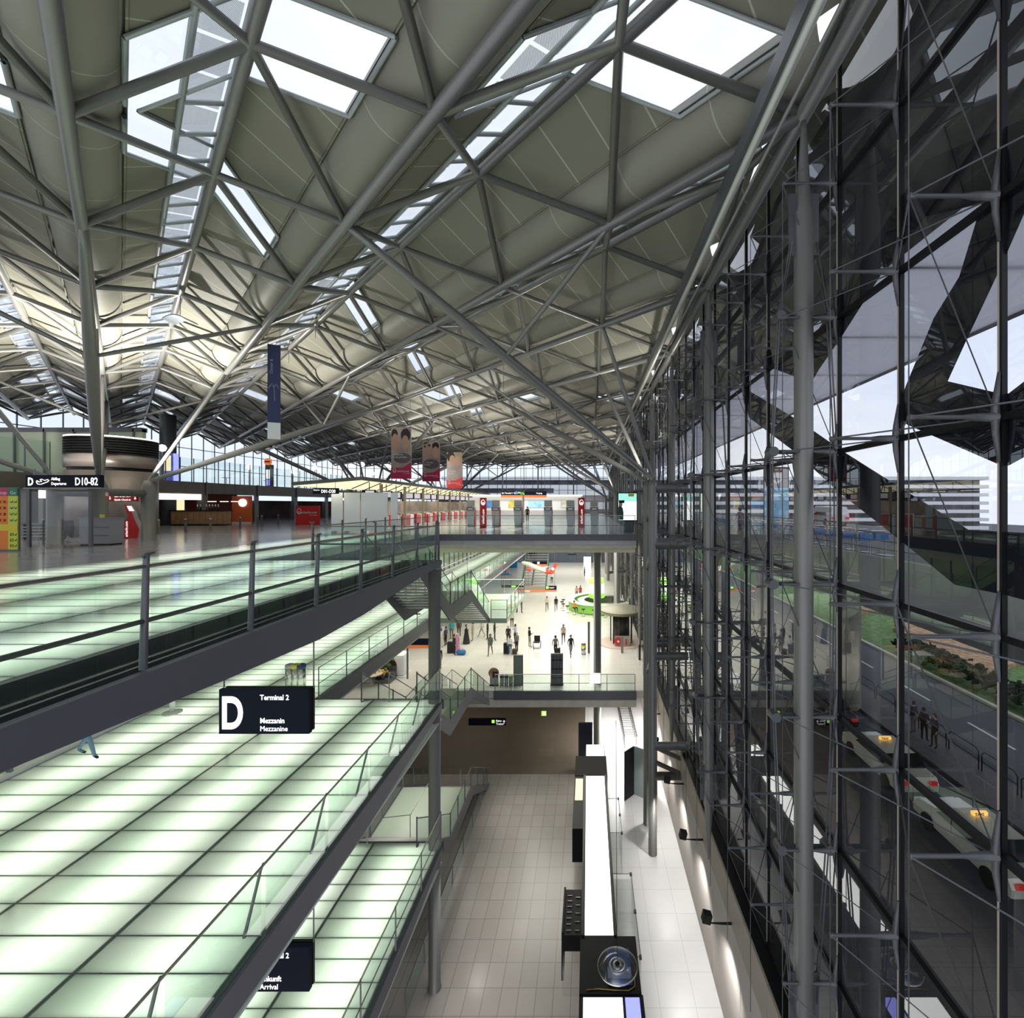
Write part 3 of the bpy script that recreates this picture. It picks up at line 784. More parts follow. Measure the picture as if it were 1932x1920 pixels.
#@@REST
# ================================================================== OUTDOORS
bm = B(); box(bm, XG + .5, 12.6, -20, 120, ZG - .3, ZG + .12); struct('floor', bm, PAVE)
bm = B(); box(bm, 12.6, 260, -60, 400, ZG - .4, ZG); box(bm, -120, XG + .5, 101, 400, ZG - .4, ZG); struct('floor', bm, ASPH)
bm = B(); box(bm, 16.6, 18.9, -20, 120, ZG, ZG + .13); struct('floor', bm, PAVE)
bm = B(); box(bm, 25.0, 25.3, -20, 130, ZG, ZG + .16); struct('trim_18', bm, CONC)
bm = B(); box(bm, 25.3, 38.5, -20, 130, ZG, ZG + .1); tag(mesh_obj('lawn', bm, GRASS), 'strip of green grass between the two streets', 'grass')['kind'] = 'stuff'
bm = B()
for k in range(30): box(bm, 21.85, 22.0, 6 + 6 * k, 9 + 6 * k, ZG, ZG + .006)
for k in range(30): box(bm, 46.0, 46.15, 6 + 6 * k, 9 + 6 * k, ZG, ZG + .006)
struct('trim_19', bm, mat('road paint', (.7, .7, .7), .6))
oc = thing('road_canopy', 'wide grey canopy outside over the raised road, beyond the glass front', 'canopy', (XG + .6, 2, 10.9))
frost = D.materials.new('frosted canopy glass'); frost.use_nodes = True; ft_ = frost.node_tree; ft_.nodes.clear()
fo_ = ft_.nodes.new('ShaderNodeOutputMaterial'); fm_ = ft_.nodes.new('ShaderNodeMixShader'); fa_ = ft_.nodes.new('ShaderNodeBsdfTranslucent'); fb_ = ft_.nodes.new('ShaderNodeBsdfDiffuse')
fa_.inputs[0].default_value = (.70, .70, .74, 1); fb_.inputs[0].default_value = (.22, .21, .24, 1); fm_.inputs[0].default_value = .25
ft_.links.new(fa_.outputs[0], fm_.inputs[1]); ft_.links.new(fb_.outputs[0], fm_.inputs[2]); ft_.links.new(fm_.outputs[0], fo_.inputs[0])
bm = B(); box(bm, 0, 5.6, 0, 118, 0, .5); mesh_obj('solid_soffit', bm, mat('dark soffit', (.06, .058, .055), .6), oc)
bm = B(); box(bm, 5.6, 14.8, 0, 118, .2, .24); mesh_obj('frosted_panels', bm, frost, oc)
for k in range(16):
    b_ = B(); tube(b_, [(5.4, 1 + 7.5 * k, .3), (14.8, 1 + 7.5 * k, .5)], .10, 6); mesh_obj('canopy_beam', b_, STEELD, oc)
bm = B(); box(bm, 14.7, 14.85, 0, 118, .05, .5); mesh_obj('edge_beam', bm, STEELD, oc)
# hedge
bm = B()
for k in range(420):
    c_ = Vector((25.9 + random.random() * 2.2, 22 + random.random() * 18, ZG + .56 + random.random() * .6)); s_ = .22 + .2 * random.random()
    v = [bm.verts.new(c_ + Vector((random.uniform(-1, 1), random.uniform(-1, 1), random.uniform(-1, 1))) * s_) for _ in range(7)]
    bmesh.ops.convex_hull(bm, input=v)
tag(mesh_obj('hedge', bm, mat('hedge leaves', (.016, .028, .010), .9, 0, noise=.6, nscale=6)), 'low dark green hedge beside the street below', 'hedge')['kind'] = 'stuff'
for n_, (x0_, y0_, x1_, y1_) in enumerate(((29, 34, 35, 50), (29.5, 52, 35, 62))):
    bm = B(); prism(bm, [(x0_, y0_), (x1_, y0_ + 3), (x1_, y1_), (x0_ + 1, y1_ - 4)], ZG + .1, ZG + .45, 'z')
    tag(mesh_obj('flower_bed', bm, mat('dry planting', (.36, .23, .13), .9, 0, noise=.5, nscale=3)), ['near', 'far'][n_] + ' bed of dry reddish plants on the lawn', 'flower bed')
# hoop railing along the taxi stand
hr = thing('hoop_railing', 'black hoop railing along the kerb where three people stand', 'railing', (18.4, 6, ZG + .13))
hp = None
for k in range(24):
    if hp is None:
        b_ = B(); tube(b_, [(0, .04, 0), (0, .04, .78), (0, .2, .95), (0, 1.7, .95), (0, 1.86, .78), (0, 1.86, 0)], .028, 6); tube(b_, [(0, .04, .45), (0, 1.86, .45)], .02, 5)
        hp = mesh_obj('hoop', b_, DARK, hr)
    else: link_copy(hp, hr, (0, 2 * k, 0))
# elevated road
er = thing('elevated_road', 'raised concrete roadway outside level with the departures floor', 'road', (9.3, 0, -.6))
box_obj('deck', 0, 17, 0, 125, -.35, .6, ASPH, er); box_obj('parapet', -.25, 0, 0, 125, -.35, .95, mat('weathered concrete', (.33, .33, .31), .8, 0, noise=.2, nscale=.5), er)
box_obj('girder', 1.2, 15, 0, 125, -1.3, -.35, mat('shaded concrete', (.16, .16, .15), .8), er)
for k in range(9):
    b_ = B(); tube(b_, [(0, 0, 0), (0, 0, -8.7)], .55, 16); mesh_obj('pier', b_, CONC, er, loc=(7.0, 14 + 15 * k, -1.3))
fr = thing('road_railing', 'grey metal railing on the raised roadway edge', 'railing', (9.2, 0, .35))
b_ = B()
for z_ in (.25, .5, .75): tube(b_, [(0, 2, z_), (0, 120, z_)], .018, 5)
tube(b_, [(0, 2, 1.0), (0, 120, 1.0)], .035, 6); mesh_obj('rail', b_, STEEL, fr)
po = None
for k in range(60):
    if po is None: po = box_obj('post', -.03, .03, -.03, .03, 0, 1.0, STEEL, fr); po.location = (0, 2, 0)
    else: link_copy(po, fr, (0, 2 + 2 * k, 0))
# luggage trolleys lined up on the raised road
def trolley():
    t = thing('luggage_trolley', 'silver luggage trolley with a blue basket parked in the row behind the road railing', 'trolley', (0, 0, 0), 0, 'luggage trolleys parked outside')
    b_ = B(); tube(b_, [(0, 0, .12), (0, .75, .15), (0, .8, 1.0)], .02, 5); tube(b_, [(.5, 0, .12), (.5, .75, .15), (.5, .8, 1.0)], .02, 5); tube(b_, [(0, .8, 1.0), (.5, .8, 1.0)], .03, 5); tube(b_, [(0, 0, .12), (.5, 0, .12)], .02, 5)
    mesh_obj('frame', b_, CHROME, t)
    box_obj('basket', .02, .48, .55, .78, .7, .95, mat('blue plastic', (.03, .16, .42), .4), t)
    box_obj('platform', .02, .48, .0, .7, .14, .17, STEELD, t)
    w0 = None
    for x_, y_ in ((0, .05), (.5, .05), (.25, .75)):
        if w0 is None: b_ = B(); tube(b_, [(-.02, 0, .07), (.02, 0, .07)], .07, 8); w0 = mesh_obj('wheel', b_, DARK, t); w0.location = (x_, y_, 0)
        else: link_copy(w0, t, (x_, y_, 0))
    return t
t0 = trolley(); t0.location = (9.6, 16, 0)
for k in range(1, 40): tree_copy(t0, loc=(9.6 + .9 * (k % 2), 16 + .55 * k, 0))
# taxis
CREAM = mat('cream car paint', (.62, .60, .50), .25, .1)
def car(x, y_, z, paint, lab, nm='car', taxi=False, rz=0.0, van=False):
    t = thing(nm, lab, 'car', (x, y_, z), rz)
    prof = [(-2.2, .35), (-2.25, .65), (-2.1, .92), (-1.55, 1.0), (-1.1, 1.42), (.45, 1.46), (1.15, 1.0), (2.0, .88), (2.25, .6), (2.2, .32)] if not van else [(-2.2, .35), (-2.25, 1.0), (-2.1, 1.75), (1.0, 1.8), (1.7, 1.1), (2.2, .95), (2.25, .32)]
    b_ = B(); n = len(prof); rows = []
    for xx in (-.88, -.80, .80, .88):
        sc = 1 if abs(xx) < .85 else .93
        rows.append([b_.verts.new((xx * (1 if z_ < 1.0 else .80 if z_ > 1.2 else .93), y2 * (1 if sc == 1 else .985), z_ * sc + (.0 if sc == 1 else .03))) for y2, z_ in prof])
    for a_, c_ in zip(rows, rows[1:]):
        for k in range(n): b_.faces.new((a_[k], a_[(k + 1) % n], c_[(k + 1) % n], c_[k]))
    b_.faces.new(rows[0]); b_.faces.new(rows[-1][::-1]); bmesh.ops.recalc_face_normals(b_, faces=b_.faces)
    mesh_obj('body', b_, paint, t)
    gm = mat('dark car glass', (.01, .012, .015), .08, 0)
    for sx in (-1, 1):
        b_ = B(); quad(b_, [(sx * .885, -1.35, 1.0), (sx * .885, .95, 1.0), (sx * .73, .40, 1.38), (sx * .73, -1.0, 1.36)]); mesh_obj('side_window', b_, gm, t)
    b_ = B(); quad(b_, [(-.74, .47, 1.45), (.74, .47, 1.45), (.82, 1.17, 1.02), (-.82, 1.17, 1.02)]); mesh_obj('windscreen', b_, gm, t)
    b_ = B(); quad(b_, [(-.72, -1.12, 1.43), (.72, -1.12, 1.43), (.8, -1.58, 1.02), (-.8, -1.58, 1.02)]); mesh_obj('rear_window', b_, gm, t)
    w0 = None
    for sx in (-1, 1):
        for yy in (-1.35, 1.4):
            if w0 is None:
                b_ = B(); tube(b_, [(-.11, 0, 0), (.11, 0, 0)], .33, 16); w0 = mesh_obj('wheel', b_, DARK, t); w0.location = (sx * .80, yy, .33)
            else: link_copy(w0, t, (sx * .80, yy, .33))
    for sx in (-.62, .62):
        box_obj('tail_light', sx - .16, sx + .16, -2.27, -2.2, .66, .82, mat('red lamp', (.5, .01, .01), .3, 0, (1, .05, .02), .12), t)
        box_obj('headlight', sx - .17, sx + .17, 2.16, 2.27, .58, .75, WHITE, t)
    if taxi:
        s_ = box_obj('roof_sign', -.27, .27, -.02, .1, 1.48, 1.61, mat('lit taxi sign', (.9, .5, .1), .5, 0, (1, .55, .12), .8), t, .02)
        text_obj('sign_lettering', 'TAXI', .145, DARK, t, (-.21, -.03, 1.49), bold=.003)
    return t
car(14.0, 16.7, ZG, CREAM, 'cream taxi with a lit roof sign, nearest below the glass front', 'taxi', True)
car(14.05, 22.1, ZG, CREAM, 'second cream taxi in the row, between the other two', 'taxi', True)
car(14.0, 27.9, ZG, mat('dark car paint', (.03, .032, .035), .2, .3), 'dark parked car in front of the taxis, farthest in the row', 'car')
car(22.5, 44, .02, mat('white car paint', (.75, .77, .8), .2), 'white car on the raised roadway outside', 'car', van=True)
car(-4.2, 118, ZG, mat('turquoise car paint', (.05, .55, .55), .3), 'turquoise car parked outside behind the far end windows', 'car', van=True, rz=0)
car(-14, 117, ZG, mat('dark car paint', (.03, .032, .035), .2, .3), 'dark car left of the turquoise one outside the end windows', 'car')
# parking building with pale floor bands
pb = thing('parking_garage', 'long white multi-storey car park with dark open decks across the road', 'building', (20, 175, ZG))
for k in range(8): box_obj('floor_band', -75, 130, 0, 30, k * 3.1, k * 3.1 + 1.25, mat('white concrete band', (.85, .86, .88), .6), pb)
box_obj('core_wall', -74, 129, 3, 29, 0, 23, mat('dim parking deck', (.12, .12, .14), .9, 0, noise=.5, nscale=.25), pb)
pb2 = thing('terminal_wing', 'white curved terminal roof deck seen through the end windows', 'building', (-6, 135, ZG))
box_obj('canopy', -4, 22, 0, 14, 15.2, 17.4, mat('white cladding', (.86, .87, .88), .5), pb2); box_obj('lower_canopy', 2, 25, -3, 14, 11.2, 13.2, MATS['white cladding'], pb2)
box_obj('recess_wall', 1, 24, 3, 13, 0, 15.2, mat('pale infill', (.55, .47, .44), .8), pb2)
# blue pillar with parcel company logo
up = thing('advertising_pillar', 'tall advertising pillar outside, brown top with a white shield logo and pale blue below', 'pillar', (24.2, 60, 0))
box_obj('blue_panel', -1.55, 1.55, 0, .5, 0, 4.1, mat('pale blue print', (.22, .55, .78), .5, 0, noise=.25, nscale=.8), up)
box_obj('brown_panel', -1.55, 1.55, 0, .5, 4.1, 6.8, mat('brown print', (.14, .085, .06), .5), up)
prism_obj('shield', [(-.6, 6.0), (.6, 6.0), (.6, 5.1), (.35, 4.75), (0, 4.6), (-.35, 4.75), (-.6, 5.1)], -.03, 0, 'y', mat('pale shield', (.62, .58, .55), .5), up)
text_obj('lettering', 'ups', .62, MATS['brown print'], up, (-.46, -.05, 5.1), bold=.015)
# second advertising columns outside by the kerb of the departures road
for i_, (x_, y_, l_) in enumerate(((11.0, 44, 'lit advertising panel in pale green standing by the kerb of the raised road'),)):
    t = thing('lit_poster', l_, 'poster', (x_, y_, 0)); box_obj('case', -.5, .5, 0, .25, 0, 3.2, STEELD, t); box_obj('poster', -.42, .42, -.02, 0, .5, 3.0, mat('pale green poster', (.6, .8, .6), .5, 0, (.75, .95, .75), .8), t)

# ================================================================== LEFT WALLS
# shopfront wall of the mezzanine
bm = B(); box(bm, -17.2, -17.0, 2, 97, ZM, ZD - .75); struct('wall_left', bm, mat('cream shop wall', (.62, .60, .42), .6, 0, noise=.15, nscale=.6))
bm = B(); box(bm, -15.32, -15.12, 3, 97, ZM - .3, ZM + .12); box(bm, -15.22, -15.12, 3, 97, ZM + .5, ZM + .58); struct('trim_20', bm, WHITE)
bm = B(); quad(bm, [(-15.2, 3, ZM + .12), (-15.2, 97, ZM + .12), (-15.2, 97, -.8), (-15.2, 3, -.8)]); g_ = struct('window_91', bm, GLR)
bm = B()
for k in range(51): box(bm, -15.27, -15.15, 3 + 1.85 * k, 3.07 + 1.85 * k, ZM + .12, -.8)
struct('window_frame', bm, STEEL, g_)
bm = B(); box(bm, -17.2, -15.1, 2, 97, ZM - .3, ZM); struct('floor', bm, STONE)
for y_ in (10, 24, 40, 58, 78): area('shop_lamp', (-16.2, y_, -.9), 1.0, 9, 70, (0, 0, 0), (1, .92, .70))
# arrivals level left back wall
bm = B(); box(bm, -32.2, -32, 0, 99, ZA, ZD - .75); struct('wall_left', bm, mat('cream hall wall', (.55, .5, .4), .7))
bm = B(); box(bm, -17.25, -17.1, -3, 17, ZT, ZM); struct('wall_left', bm, mat('grey wall', (.3, .3, .28), .7))
# departures level: gallery along the left
gal = thing('gallery', 'long steel clad gallery above the café and shops on the left of the departures hall', 'gallery', (-38, 30, 0))
box_obj('fascia', -8, 0, 0, 69, 3.05, 4.15, mat('ribbed bronze cladding', (.20, .18, .16), .4, .6, noise=.1, nscale=1), gal)
box_obj('slab', -16, -.1, 0, 69, 3.3, 4.1, STEELD, gal)
for k in range(10): box_obj('rib', .0, .12, 2 + 7.2 * k, 2.15 + 7.2 * k, 2.9, 4.2, STEEL, gal)
for k in range(10): box_obj('pillar', -.5, .0, 1.6 + 7.2 * k, 2.3 + 7.2 * k, 0, 3.05, STEEL, gal)
box_obj('back_wall', -9, -8.8, 0, 69, 0, 3.05, mat('dark shop interior', (.07, .05, .045), .7, 0, noise=.6, nscale=.5), gal)
b_ = B(); quad(b_, [(0, 0, 4.15), (0, 69, 4.15), (0, 69, 6.4), (0, 0, 6.4)]); mesh_obj('glass_screen', b_, GLR, gal)
b_ = B()
for k in range(46): box(b_, -.03, .03, 1.5 * k, 1.5 * k + .05, 4.15, 6.4)
mesh_obj('screen_post', b_, STEELD, gal)
sg = []
for k, (y0_, y1_, m_) in enumerate(((2.4, 9.1, WHITEG), (9.5, 16.4, WHITEG), (21, 30, mat('blue white light band', (.7, .75, .9), .5, 0, (.62, .72, 1), 1.1)), (30.5, 37.5, MATS['blue white light band']), (38, 45, MATS['blue white light band']), (45.5, 60, mat('pink light band', (.9, .5, .4), .5, 0, (1, .5, .35), 1.0)))):
    box_obj('light_band', -.3, -.1, y0_, y1_, 2.42, 2.98, m_, gal)
# far left glass facade of the hall
bm = B(); quad(bm, [(-52, 20, ZD), (-52, 99, ZD), (-52, 99, ZR), (-52, 20, ZR)]); g_ = struct('window_92', bm, GLS)
bm = B()
for k in range(43): box(bm, -52.05, -51.95, 20 + 1.875 * k, 20.07 + 1.875 * k, 0, ZR)
for z_ in (2.4, 4.6, 6.8, 9.2): box(bm, -52.05, -51.95, 20, 99, z_, z_ + .08)
struct('window_frame', bm, MATS['blue grey frame'], g_)
bm = B(); box(bm, -52, -31.5, 33.0, 33.3, 0, 7.3); struct('wall_left', bm, mat('pale green glass wall', (.42, .47, .33), .3))
bm = B(); box(bm, -52, -31.5, 32.9, 33.4, 7.1, 7.4)
for k in range(10): box(bm, -51 + 2.1 * k, -50.9 + 2.1 * k, 32.9, 33.0, 0, 7.3)
struct('trim_21', bm, STEELD)
# round clad tower
tw = thing('round_tower', 'big round brown metal shaft with a dark grille on top behind the departures sign', 'tower', (-31.0, 30.5, 0))
lathe_obj('cladding', [(2.2, 0), (2.2, 4.1)], mat('brown sheet metal', (.32, .27, .24), .35, .5, noise=.15, nscale=.6), tw, 40)
lathe_obj('upper_cladding', [(2.2, 4.3), (2.2, 5.1)], MATS['brown sheet metal'], tw, 40)
lathe_obj('ring_gap', [(2.05, 4.0), (2.05, 4.4)], DARK, tw, 40)
gr_ = B()
for k in range(7): lathe(gr_, [(2.22, 5.1 + k * .16), (2.22, 5.2 + k * .16)], 40)
mesh_obj('grille', gr_, DARK, tw); lathe_obj('core', [(1.9, 5.0), (1.9, 6.3)], DARK, tw, 30)
lathe_obj('light_ring', [(2.0, 6.18), (2.2, 6.2), (2.2, 6.26), (2.0, 6.28)], WHITEG, tw, 40)

# ================================================================== SIGNS
def plane_symbol(parent, x, y, z, s, m, climb=True):
    """outlined aeroplane pictogram"""
    pts = [(0, 0), (.12, -.14), (.5, -.16), (1.3, .12), (1.42, .26), (1.28, .36), (.95, .26), (.55, .40), (.38, .36), (.58, .16), (.22, .10), (.08, .24), (-.03, .22)]
    if not climb: pts = [(u * .97, .28 - v * 1.0 - u * .12) for u, v in pts]
    b_ = B(); P_ = [(x + u * s, y, z + v * s) for u, v in pts]; P_.append(P_[0])
    tube(b_, P_, .045 * s, 6); return mesh_obj('aeroplane_symbol', b_, m, parent)
GREENLT = mat('lit green symbol', (.3, .9, .1), .5, 0, (.35, 1, .10), 1.2); BLUELT = mat('lit blue symbol', (.5, .8, .9), .5, 0, (.6, .85, 1), 1.2)
# departures gate sign
t = thing('hanging_sign', 'long dark sign reading D Abflug Departures D10-82 above the entrance on the left', 'sign', (-24.3, 21.6, 3.05), math.radians(-3))
box_obj('panel', -1.82, 1.82, 0, .2, -.28, .30, NAVY, t, .01)
text_obj('lettering', 'D', .50, LETTER, t, (-1.70, -.012, -.17), bold=.016, sx=.75)
plane_symbol(t, -1.24, -.02, -.06, .42, LETTER)
text_obj('lettering', 'Abflug', .19, LETTER, t, (-.54, -.012, .06), bold=.001, sx=.9); text_obj('lettering', 'Departures', .19, LETTER, t, (-.54, -.012, -.16), bold=.001, sx=.85)
text_obj('lettering', 'D10-82', .50, LETTER, t, (.62, -.012, -.17), bold=.006, sx=.74)
for x_ in (-1.5, 1.5): box_obj('bracket', x_ - .02, x_ + .02, .08, .12, .3, .6, STEEL, t)
box_obj('soffit_plate', -1.9, 1.95, -.05, .3, -.34, -.28, STEEL, t)
gp = thing('gate_frame', 'grey metal gate frame under the departures sign', 'frame', (-24.3, 21.9, 0))
for x_ in (-1.9, 1.0): box_obj('post', x_ - .07, x_ + .07, -.05, .05, 0, 2.75, STEELD, gp)
box_obj('glass_pane', -1.8, .95, -.01, .01, .1, 2.6, GLC, gp)
# D mezzanine sign
def lvl_sign(z, lab, lines, d=True, green=False):
    t = thing('hanging_sign', lab, 'sign', (-7.27, 10.5, z))
    box_obj('panel', -1.03, 1.0, 0, .12, -.5, .5, NAVY, t, .012); box_obj('rear_panel', -.98, 1.015, .13, .2, -.47, .51, DARK, t, .01)
    for x_ in (-1.02, 1.02): tube_obj('hanger_rod', [(x_, .14, .5), (x_, .14, 2.02 if z > -5 else 1.6)], .018, STEEL, t, 6)
    if d: text_obj('letter_d', 'D', 1.0, LETTER, t, (-.98, -.01, -.36), bold=.028, sx=.68)
    for s_, zz, bo in lines: text_obj('lettering', s_, .165, LETTER, t, (-.10, -.01, zz), bold=bo * .35, sx=.9)
    if green: plane_symbol(t, -.62, -.02, -.36, .36, GREENLT, False)
    return t
lvl_sign(-2.66, 'dark hanging sign with a big white D reading Terminal 2 Mezzanin Mezzanine', (('Terminal 2', .27, .006), ('Mezzanin', -.25, .006), ('Mezzanine', -.43, .0)))
lvl_sign(-8.45, 'dark hanging sign reading Terminal 2 Ankunft Arrival, lower one partly behind the mezzanine beam', (('Terminal 2', .27, .006), ('Ankunft', -.25, .006), ('Arrival', -.43, .0)), False, True)
# trains sign
t = thing('hanging_sign', 'long narrow navy sign reading Bahn Trains under the lower balcony', 'sign', tuple(at(919, 1362, 32.6)))
box_obj('panel', -1.3, 1.3, 0, .15, -.23, .23, NAVY, t)
text_obj('lettering', 'Bahn', .2, LETTER, t, (.62, -.012, .03)); text_obj('lettering', 'Trains', .2, LETTER, t, (.62, -.012, -.18))
box_obj('train_symbol', .33, .52, -.02, 0, -.05, .15, GREENLT, t)
b_ = B(); tube(b_, [(1.18, -.02, -.12), (1.18, -.02, .12)], .014, 5); tube(b_, [(1.1, -.02, .04), (1.18, -.02, .13), (1.26, -.02, .04)], .014, 5); mesh_obj('arrow', b_, LETTER, t)
for x_ in (-1.2, 1.2): tube_obj('hanger_rod', [(x_, .07, .22), (x_, .07, 2.0)], .015, STEEL, t, 5)
t = thing('exit_sign', 'small green lit exit sign hanging below the lower balcony', 'sign', tuple(at(1026, 1346, 32.6)))
box_obj('panel', -.16, .16, 0, .08, -.15, .15, GREENLT, t); box_obj('symbol', -.05, .1, -.01, 0, -.1, .1, LETTER, t); tube_obj('hanger_rod', [(0, .04, .15), (0, .04, .7)], .01, STEEL, t, 5)
# signs over the kiosks
for (xa, xb, lab, l1, g1) in ((945, 986, 'navy and orange sign with blue and green aeroplane symbols left of the grey post', 'B,C Terminal 1', True), (989, 1031, 'navy and orange hanging sign reading Ausgang Exit, right of the grey post', 'Ausgang', False)):
    p_ = at((xa + xb) / 2, 932.5, 50); w_ = (xb - xa) / 2 / FPX * 50
    t = thing('hanging_sign', lab, 'sign', tuple(p_))
    box_obj('panel', -w_, w_, 0, .15, -.08, .33, NAVY, t); box_obj('orange_strip', -w_, w_, -.005, .15, -.33, -.08, mat('orange strip', (.8, .22, .06), .5, 0, (.9, .25, .07), .12), t)
    text_obj('lettering', l1, .24, LETTER, t, (-w_ + .1 if g1 else w_ - 1.1, -.015, .06), sx=.8)
    if g1:
        plane_symbol(t, .25, -.02, .12, .4, BLUELT); plane_symbol(t, .8, -.02, .08, .4, GREENLT, False)
    tube_obj('hanger_rod', [(-w_ + .2, .07, .33), (-w_ + .2, .07, 3.0)], .02, STEEL, t, 5); tube_obj('hanger_rod', [(w_ - .2, .07, .33), (w_ - .2, .07, 3.0)], .02, STEEL, t, 5)
p_ = at(987.5, 950, 50.3)
tag(box_obj('sign_post', p_.x - .09, p_.x + .09, 50.2, 50.4, 0, 3.4, STEEL), 'slim grey post between the two hanging signs', 'post')
# check-in sign
t = thing('hanging_sign', 'dark sign reading Check-in D01-D20 under the island canopy', 'sign', tuple(at(614, 926, 30.4)))
box_obj('panel', -.83, .83, 0, .12, -.19, .19, NAVY, t); text_obj('lettering', 'Check-in', .13, LETTER, t, (-.78, -.012, .02), sx=.85); text_obj('lettering', 'D01-D20', .30, LETTER, t, (-.28, -.012, -.12), sx=.82, bold=.004)
tube_obj('hanger_rod', [(.6, .06, .19), (.6, .06, .62)], .015, STEEL, t, 5); tube_obj('hanger_rod', [(-.6, .06, .19), (-.6, .06, .62)], .015, STEEL, t, 5)
# airline quick check-in sign and kiosk
t = thing('hanging_sign', 'red sign reading airberlin Quick Check-in with two arrows', 'sign', tuple(at(231.5, 937.5, 25.2)))
box_obj('panel', -.76, .76, 0, .1, -.24, .24, RED, t); text_obj('lettering', 'airberlin', .26, LETTER, t, (0, -.012, .0), align='CENTER', bold=.004); text_obj('lettering', 'Quick Check-in', .14, LETTER, t, (0, -.012, -.19), align='CENTER')
for x_ in (-.68, .68):
    b_ = B(); tube(b_, [(x_, -.015, .12), (x_, -.015, -.12)], .012, 5); tube(b_, [(x_ - .05, -.015, -.06), (x_, -.015, -.13), (x_ + .05, -.015, -.06)], .012, 5); mesh_obj('arrow', b_, LETTER, t)
tube_obj('hanger_rod', [(-.7, .05, .24), (-.7, .05, .7)], .012, STEEL, t, 5); tube_obj('hanger_rod', [(.7, .05, .24), (.7, .05, .7)], .012, STEEL, t, 5)
t = thing('check_in_kiosk', 'red and silver self check-in machine beside the dark column', 'kiosk', tuple(on(250, 1015, 0)), math.radians(20))
prism_obj('red_shell', [(-.3, 0), (.35, 0), (.42, .55), (.2, 1.1), (-.05, 1.95), (-.25, 1.98), (-.05, 1.2), (-.3, .9)], -.3, -.2, 'y', RED, t)
prism_obj('body', [(-.1, 0), (.33, 0), (.40, .55), (.18, 1.1), (-.05, 1.9), (-.2, 1.9), (.0, 1.1)], -.22, .3, 'y', mat('silver plastic', (.4, .4, .42), .35, .3), t)
text_obj('lettering', 'airberlin.com', .17, LETTER, t, (-.08, -.31, .1), (math.pi / 2, -math.pi / 2, 0))
b_ = B(); quad(b_, [(.0, -.33, 1.6), (.24, -.33, 1.6), (.10, -.33, 1.9), (-.12, -.33, 1.9)]); mesh_obj('screen', b_, mat('lit screen', (.9, .8, .8), .3, 0, (1, .8, .8), .9), t)
# stop / go board
p_ = on(14, 1040, 0)
t = thing('information_board', 'tall Stop and Go security board in orange and yellow green at the left edge', 'board', tuple(p_))
box_obj('frame', -.42, .46, .02, .08, 0, 2.72, STEELD, t)
box_obj('stop_panel', -.40, .04, -.01, .02, .08, 2.35, mat('orange print', (.82, .23, .02), .5), t); box_obj('go_panel', .04, .44, -.01, .02, .08, 2.35, mat('lime print', (.62, .68, .05), .5), t)
box_obj('stop_header', -.40, .04, -.015, .02, 2.35, 2.68, mat('magenta print', (.5, .02, .10), .5), t); box_obj('go_header', .04, .44, -.015, .02, 2.35, 2.68, mat('green print', (.01, .18, .08), .5), t)
box_obj('yellow_strip', -.40, .44, -.02, .0, .88, 1.15, YELLOW, t)
text_obj('lettering', 'Stop', .2, WHITE, t, (-.37, -.02, 2.42)); text_obj('lettering', 'Go', .2, WHITE, t, (.13, -.02, 2.42))
for k in range(4):
    z_ = 2.1 - .26 * k
    for x_ in (-.3, -.1):
        b_ = B(); tube(b_, [(x_ - .05, -.02, z_ - .05), (x_ + .05, -.02, z_ + .05)], .01, 4); tube(b_, [(x_ - .05, -.02, z_ + .05), (x_ + .05, -.02, z_ - .05)], .01, 4); mesh_obj('cross_symbol', b_, DARK, t)
    for x_ in (.2, .37):
        b_ = B(); tube(b_, [(x_ - .03, -.02, z_), (x_, -.02, z_ - .04), (x_ + .05, -.02, z_ + .05)], .01, 4); mesh_obj('tick_symbol', b_, DARK, t)
        box_obj('bottle_symbol', x_ - .09, x_ - .06, -.02, -.01, z_ - .05, z_ + .06, mat('cyan print', (.1, .5, .6), .5), t)
for k in range(3):
    z_ = .72 - .24 * k; b_ = B(); tube(b_, [(.16, -.02, z_ - .05), (.26, -.02, z_ - .05), (.26, -.02, z_ + .05), (.16, -.02, z_ + .05), (.16, -.02, z_ - .05)], .01, 4); mesh_obj('bag_symbol', b_, DARK, t)
    b_ = B(); tube(b_, [(.34, -.02, z_), (.37, -.02, z_ - .04), (.42, -.02, z_ + .05)], .01, 4); mesh_obj('tick_symbol', b_, DARK, t)
# security counter, chair with coat, belt post
p_ = on(166, 1029, 0)
t = thing('counter', 'grey steel security counter in front of the round shaft', 'counter', tuple(p_))
b_ = B(); prism(b_, [(-.95, .55), (-.42, 0), (.95, .1), (.95, .8), (-.95, .8)], .08, 1.28, 'z'); mesh_obj('body', b_, mat('grey laminate', (.26, .26, .28), .4), t)
b_ = B(); prism(b_, [(-1.0, .55), (-.44, -.04), (1.0, .06), (1.0, .85), (-1.0, .85)], 1.28, 1.34, 'z'); mesh_obj('top', b_, STEEL, t)
b_ = B(); prism(b_, [(-.9, .55), (-.42, .05), (.9, .15), (.9, .75), (-.9, .75)], 0, .08, 'z'); mesh_obj('plinth', b_, DARK, t)
for z_ in (.48, .88): box_obj('groove', -.40, .93, -.012 + .05, .06, z_, z_ + .012, DARK, t)
tag(box_obj('document_box', p_.x + .35, p_.x + .5, p_.y + .2, p_.y + .3, 1.34, 1.5, YELLOW), 'small yellow box standing on the security counter', 'box')
t = thing('office_chair', 'black office chair with a dark coat hung over it, left of the grey counter', 'chair', tuple(on(118, 1024, 0)))
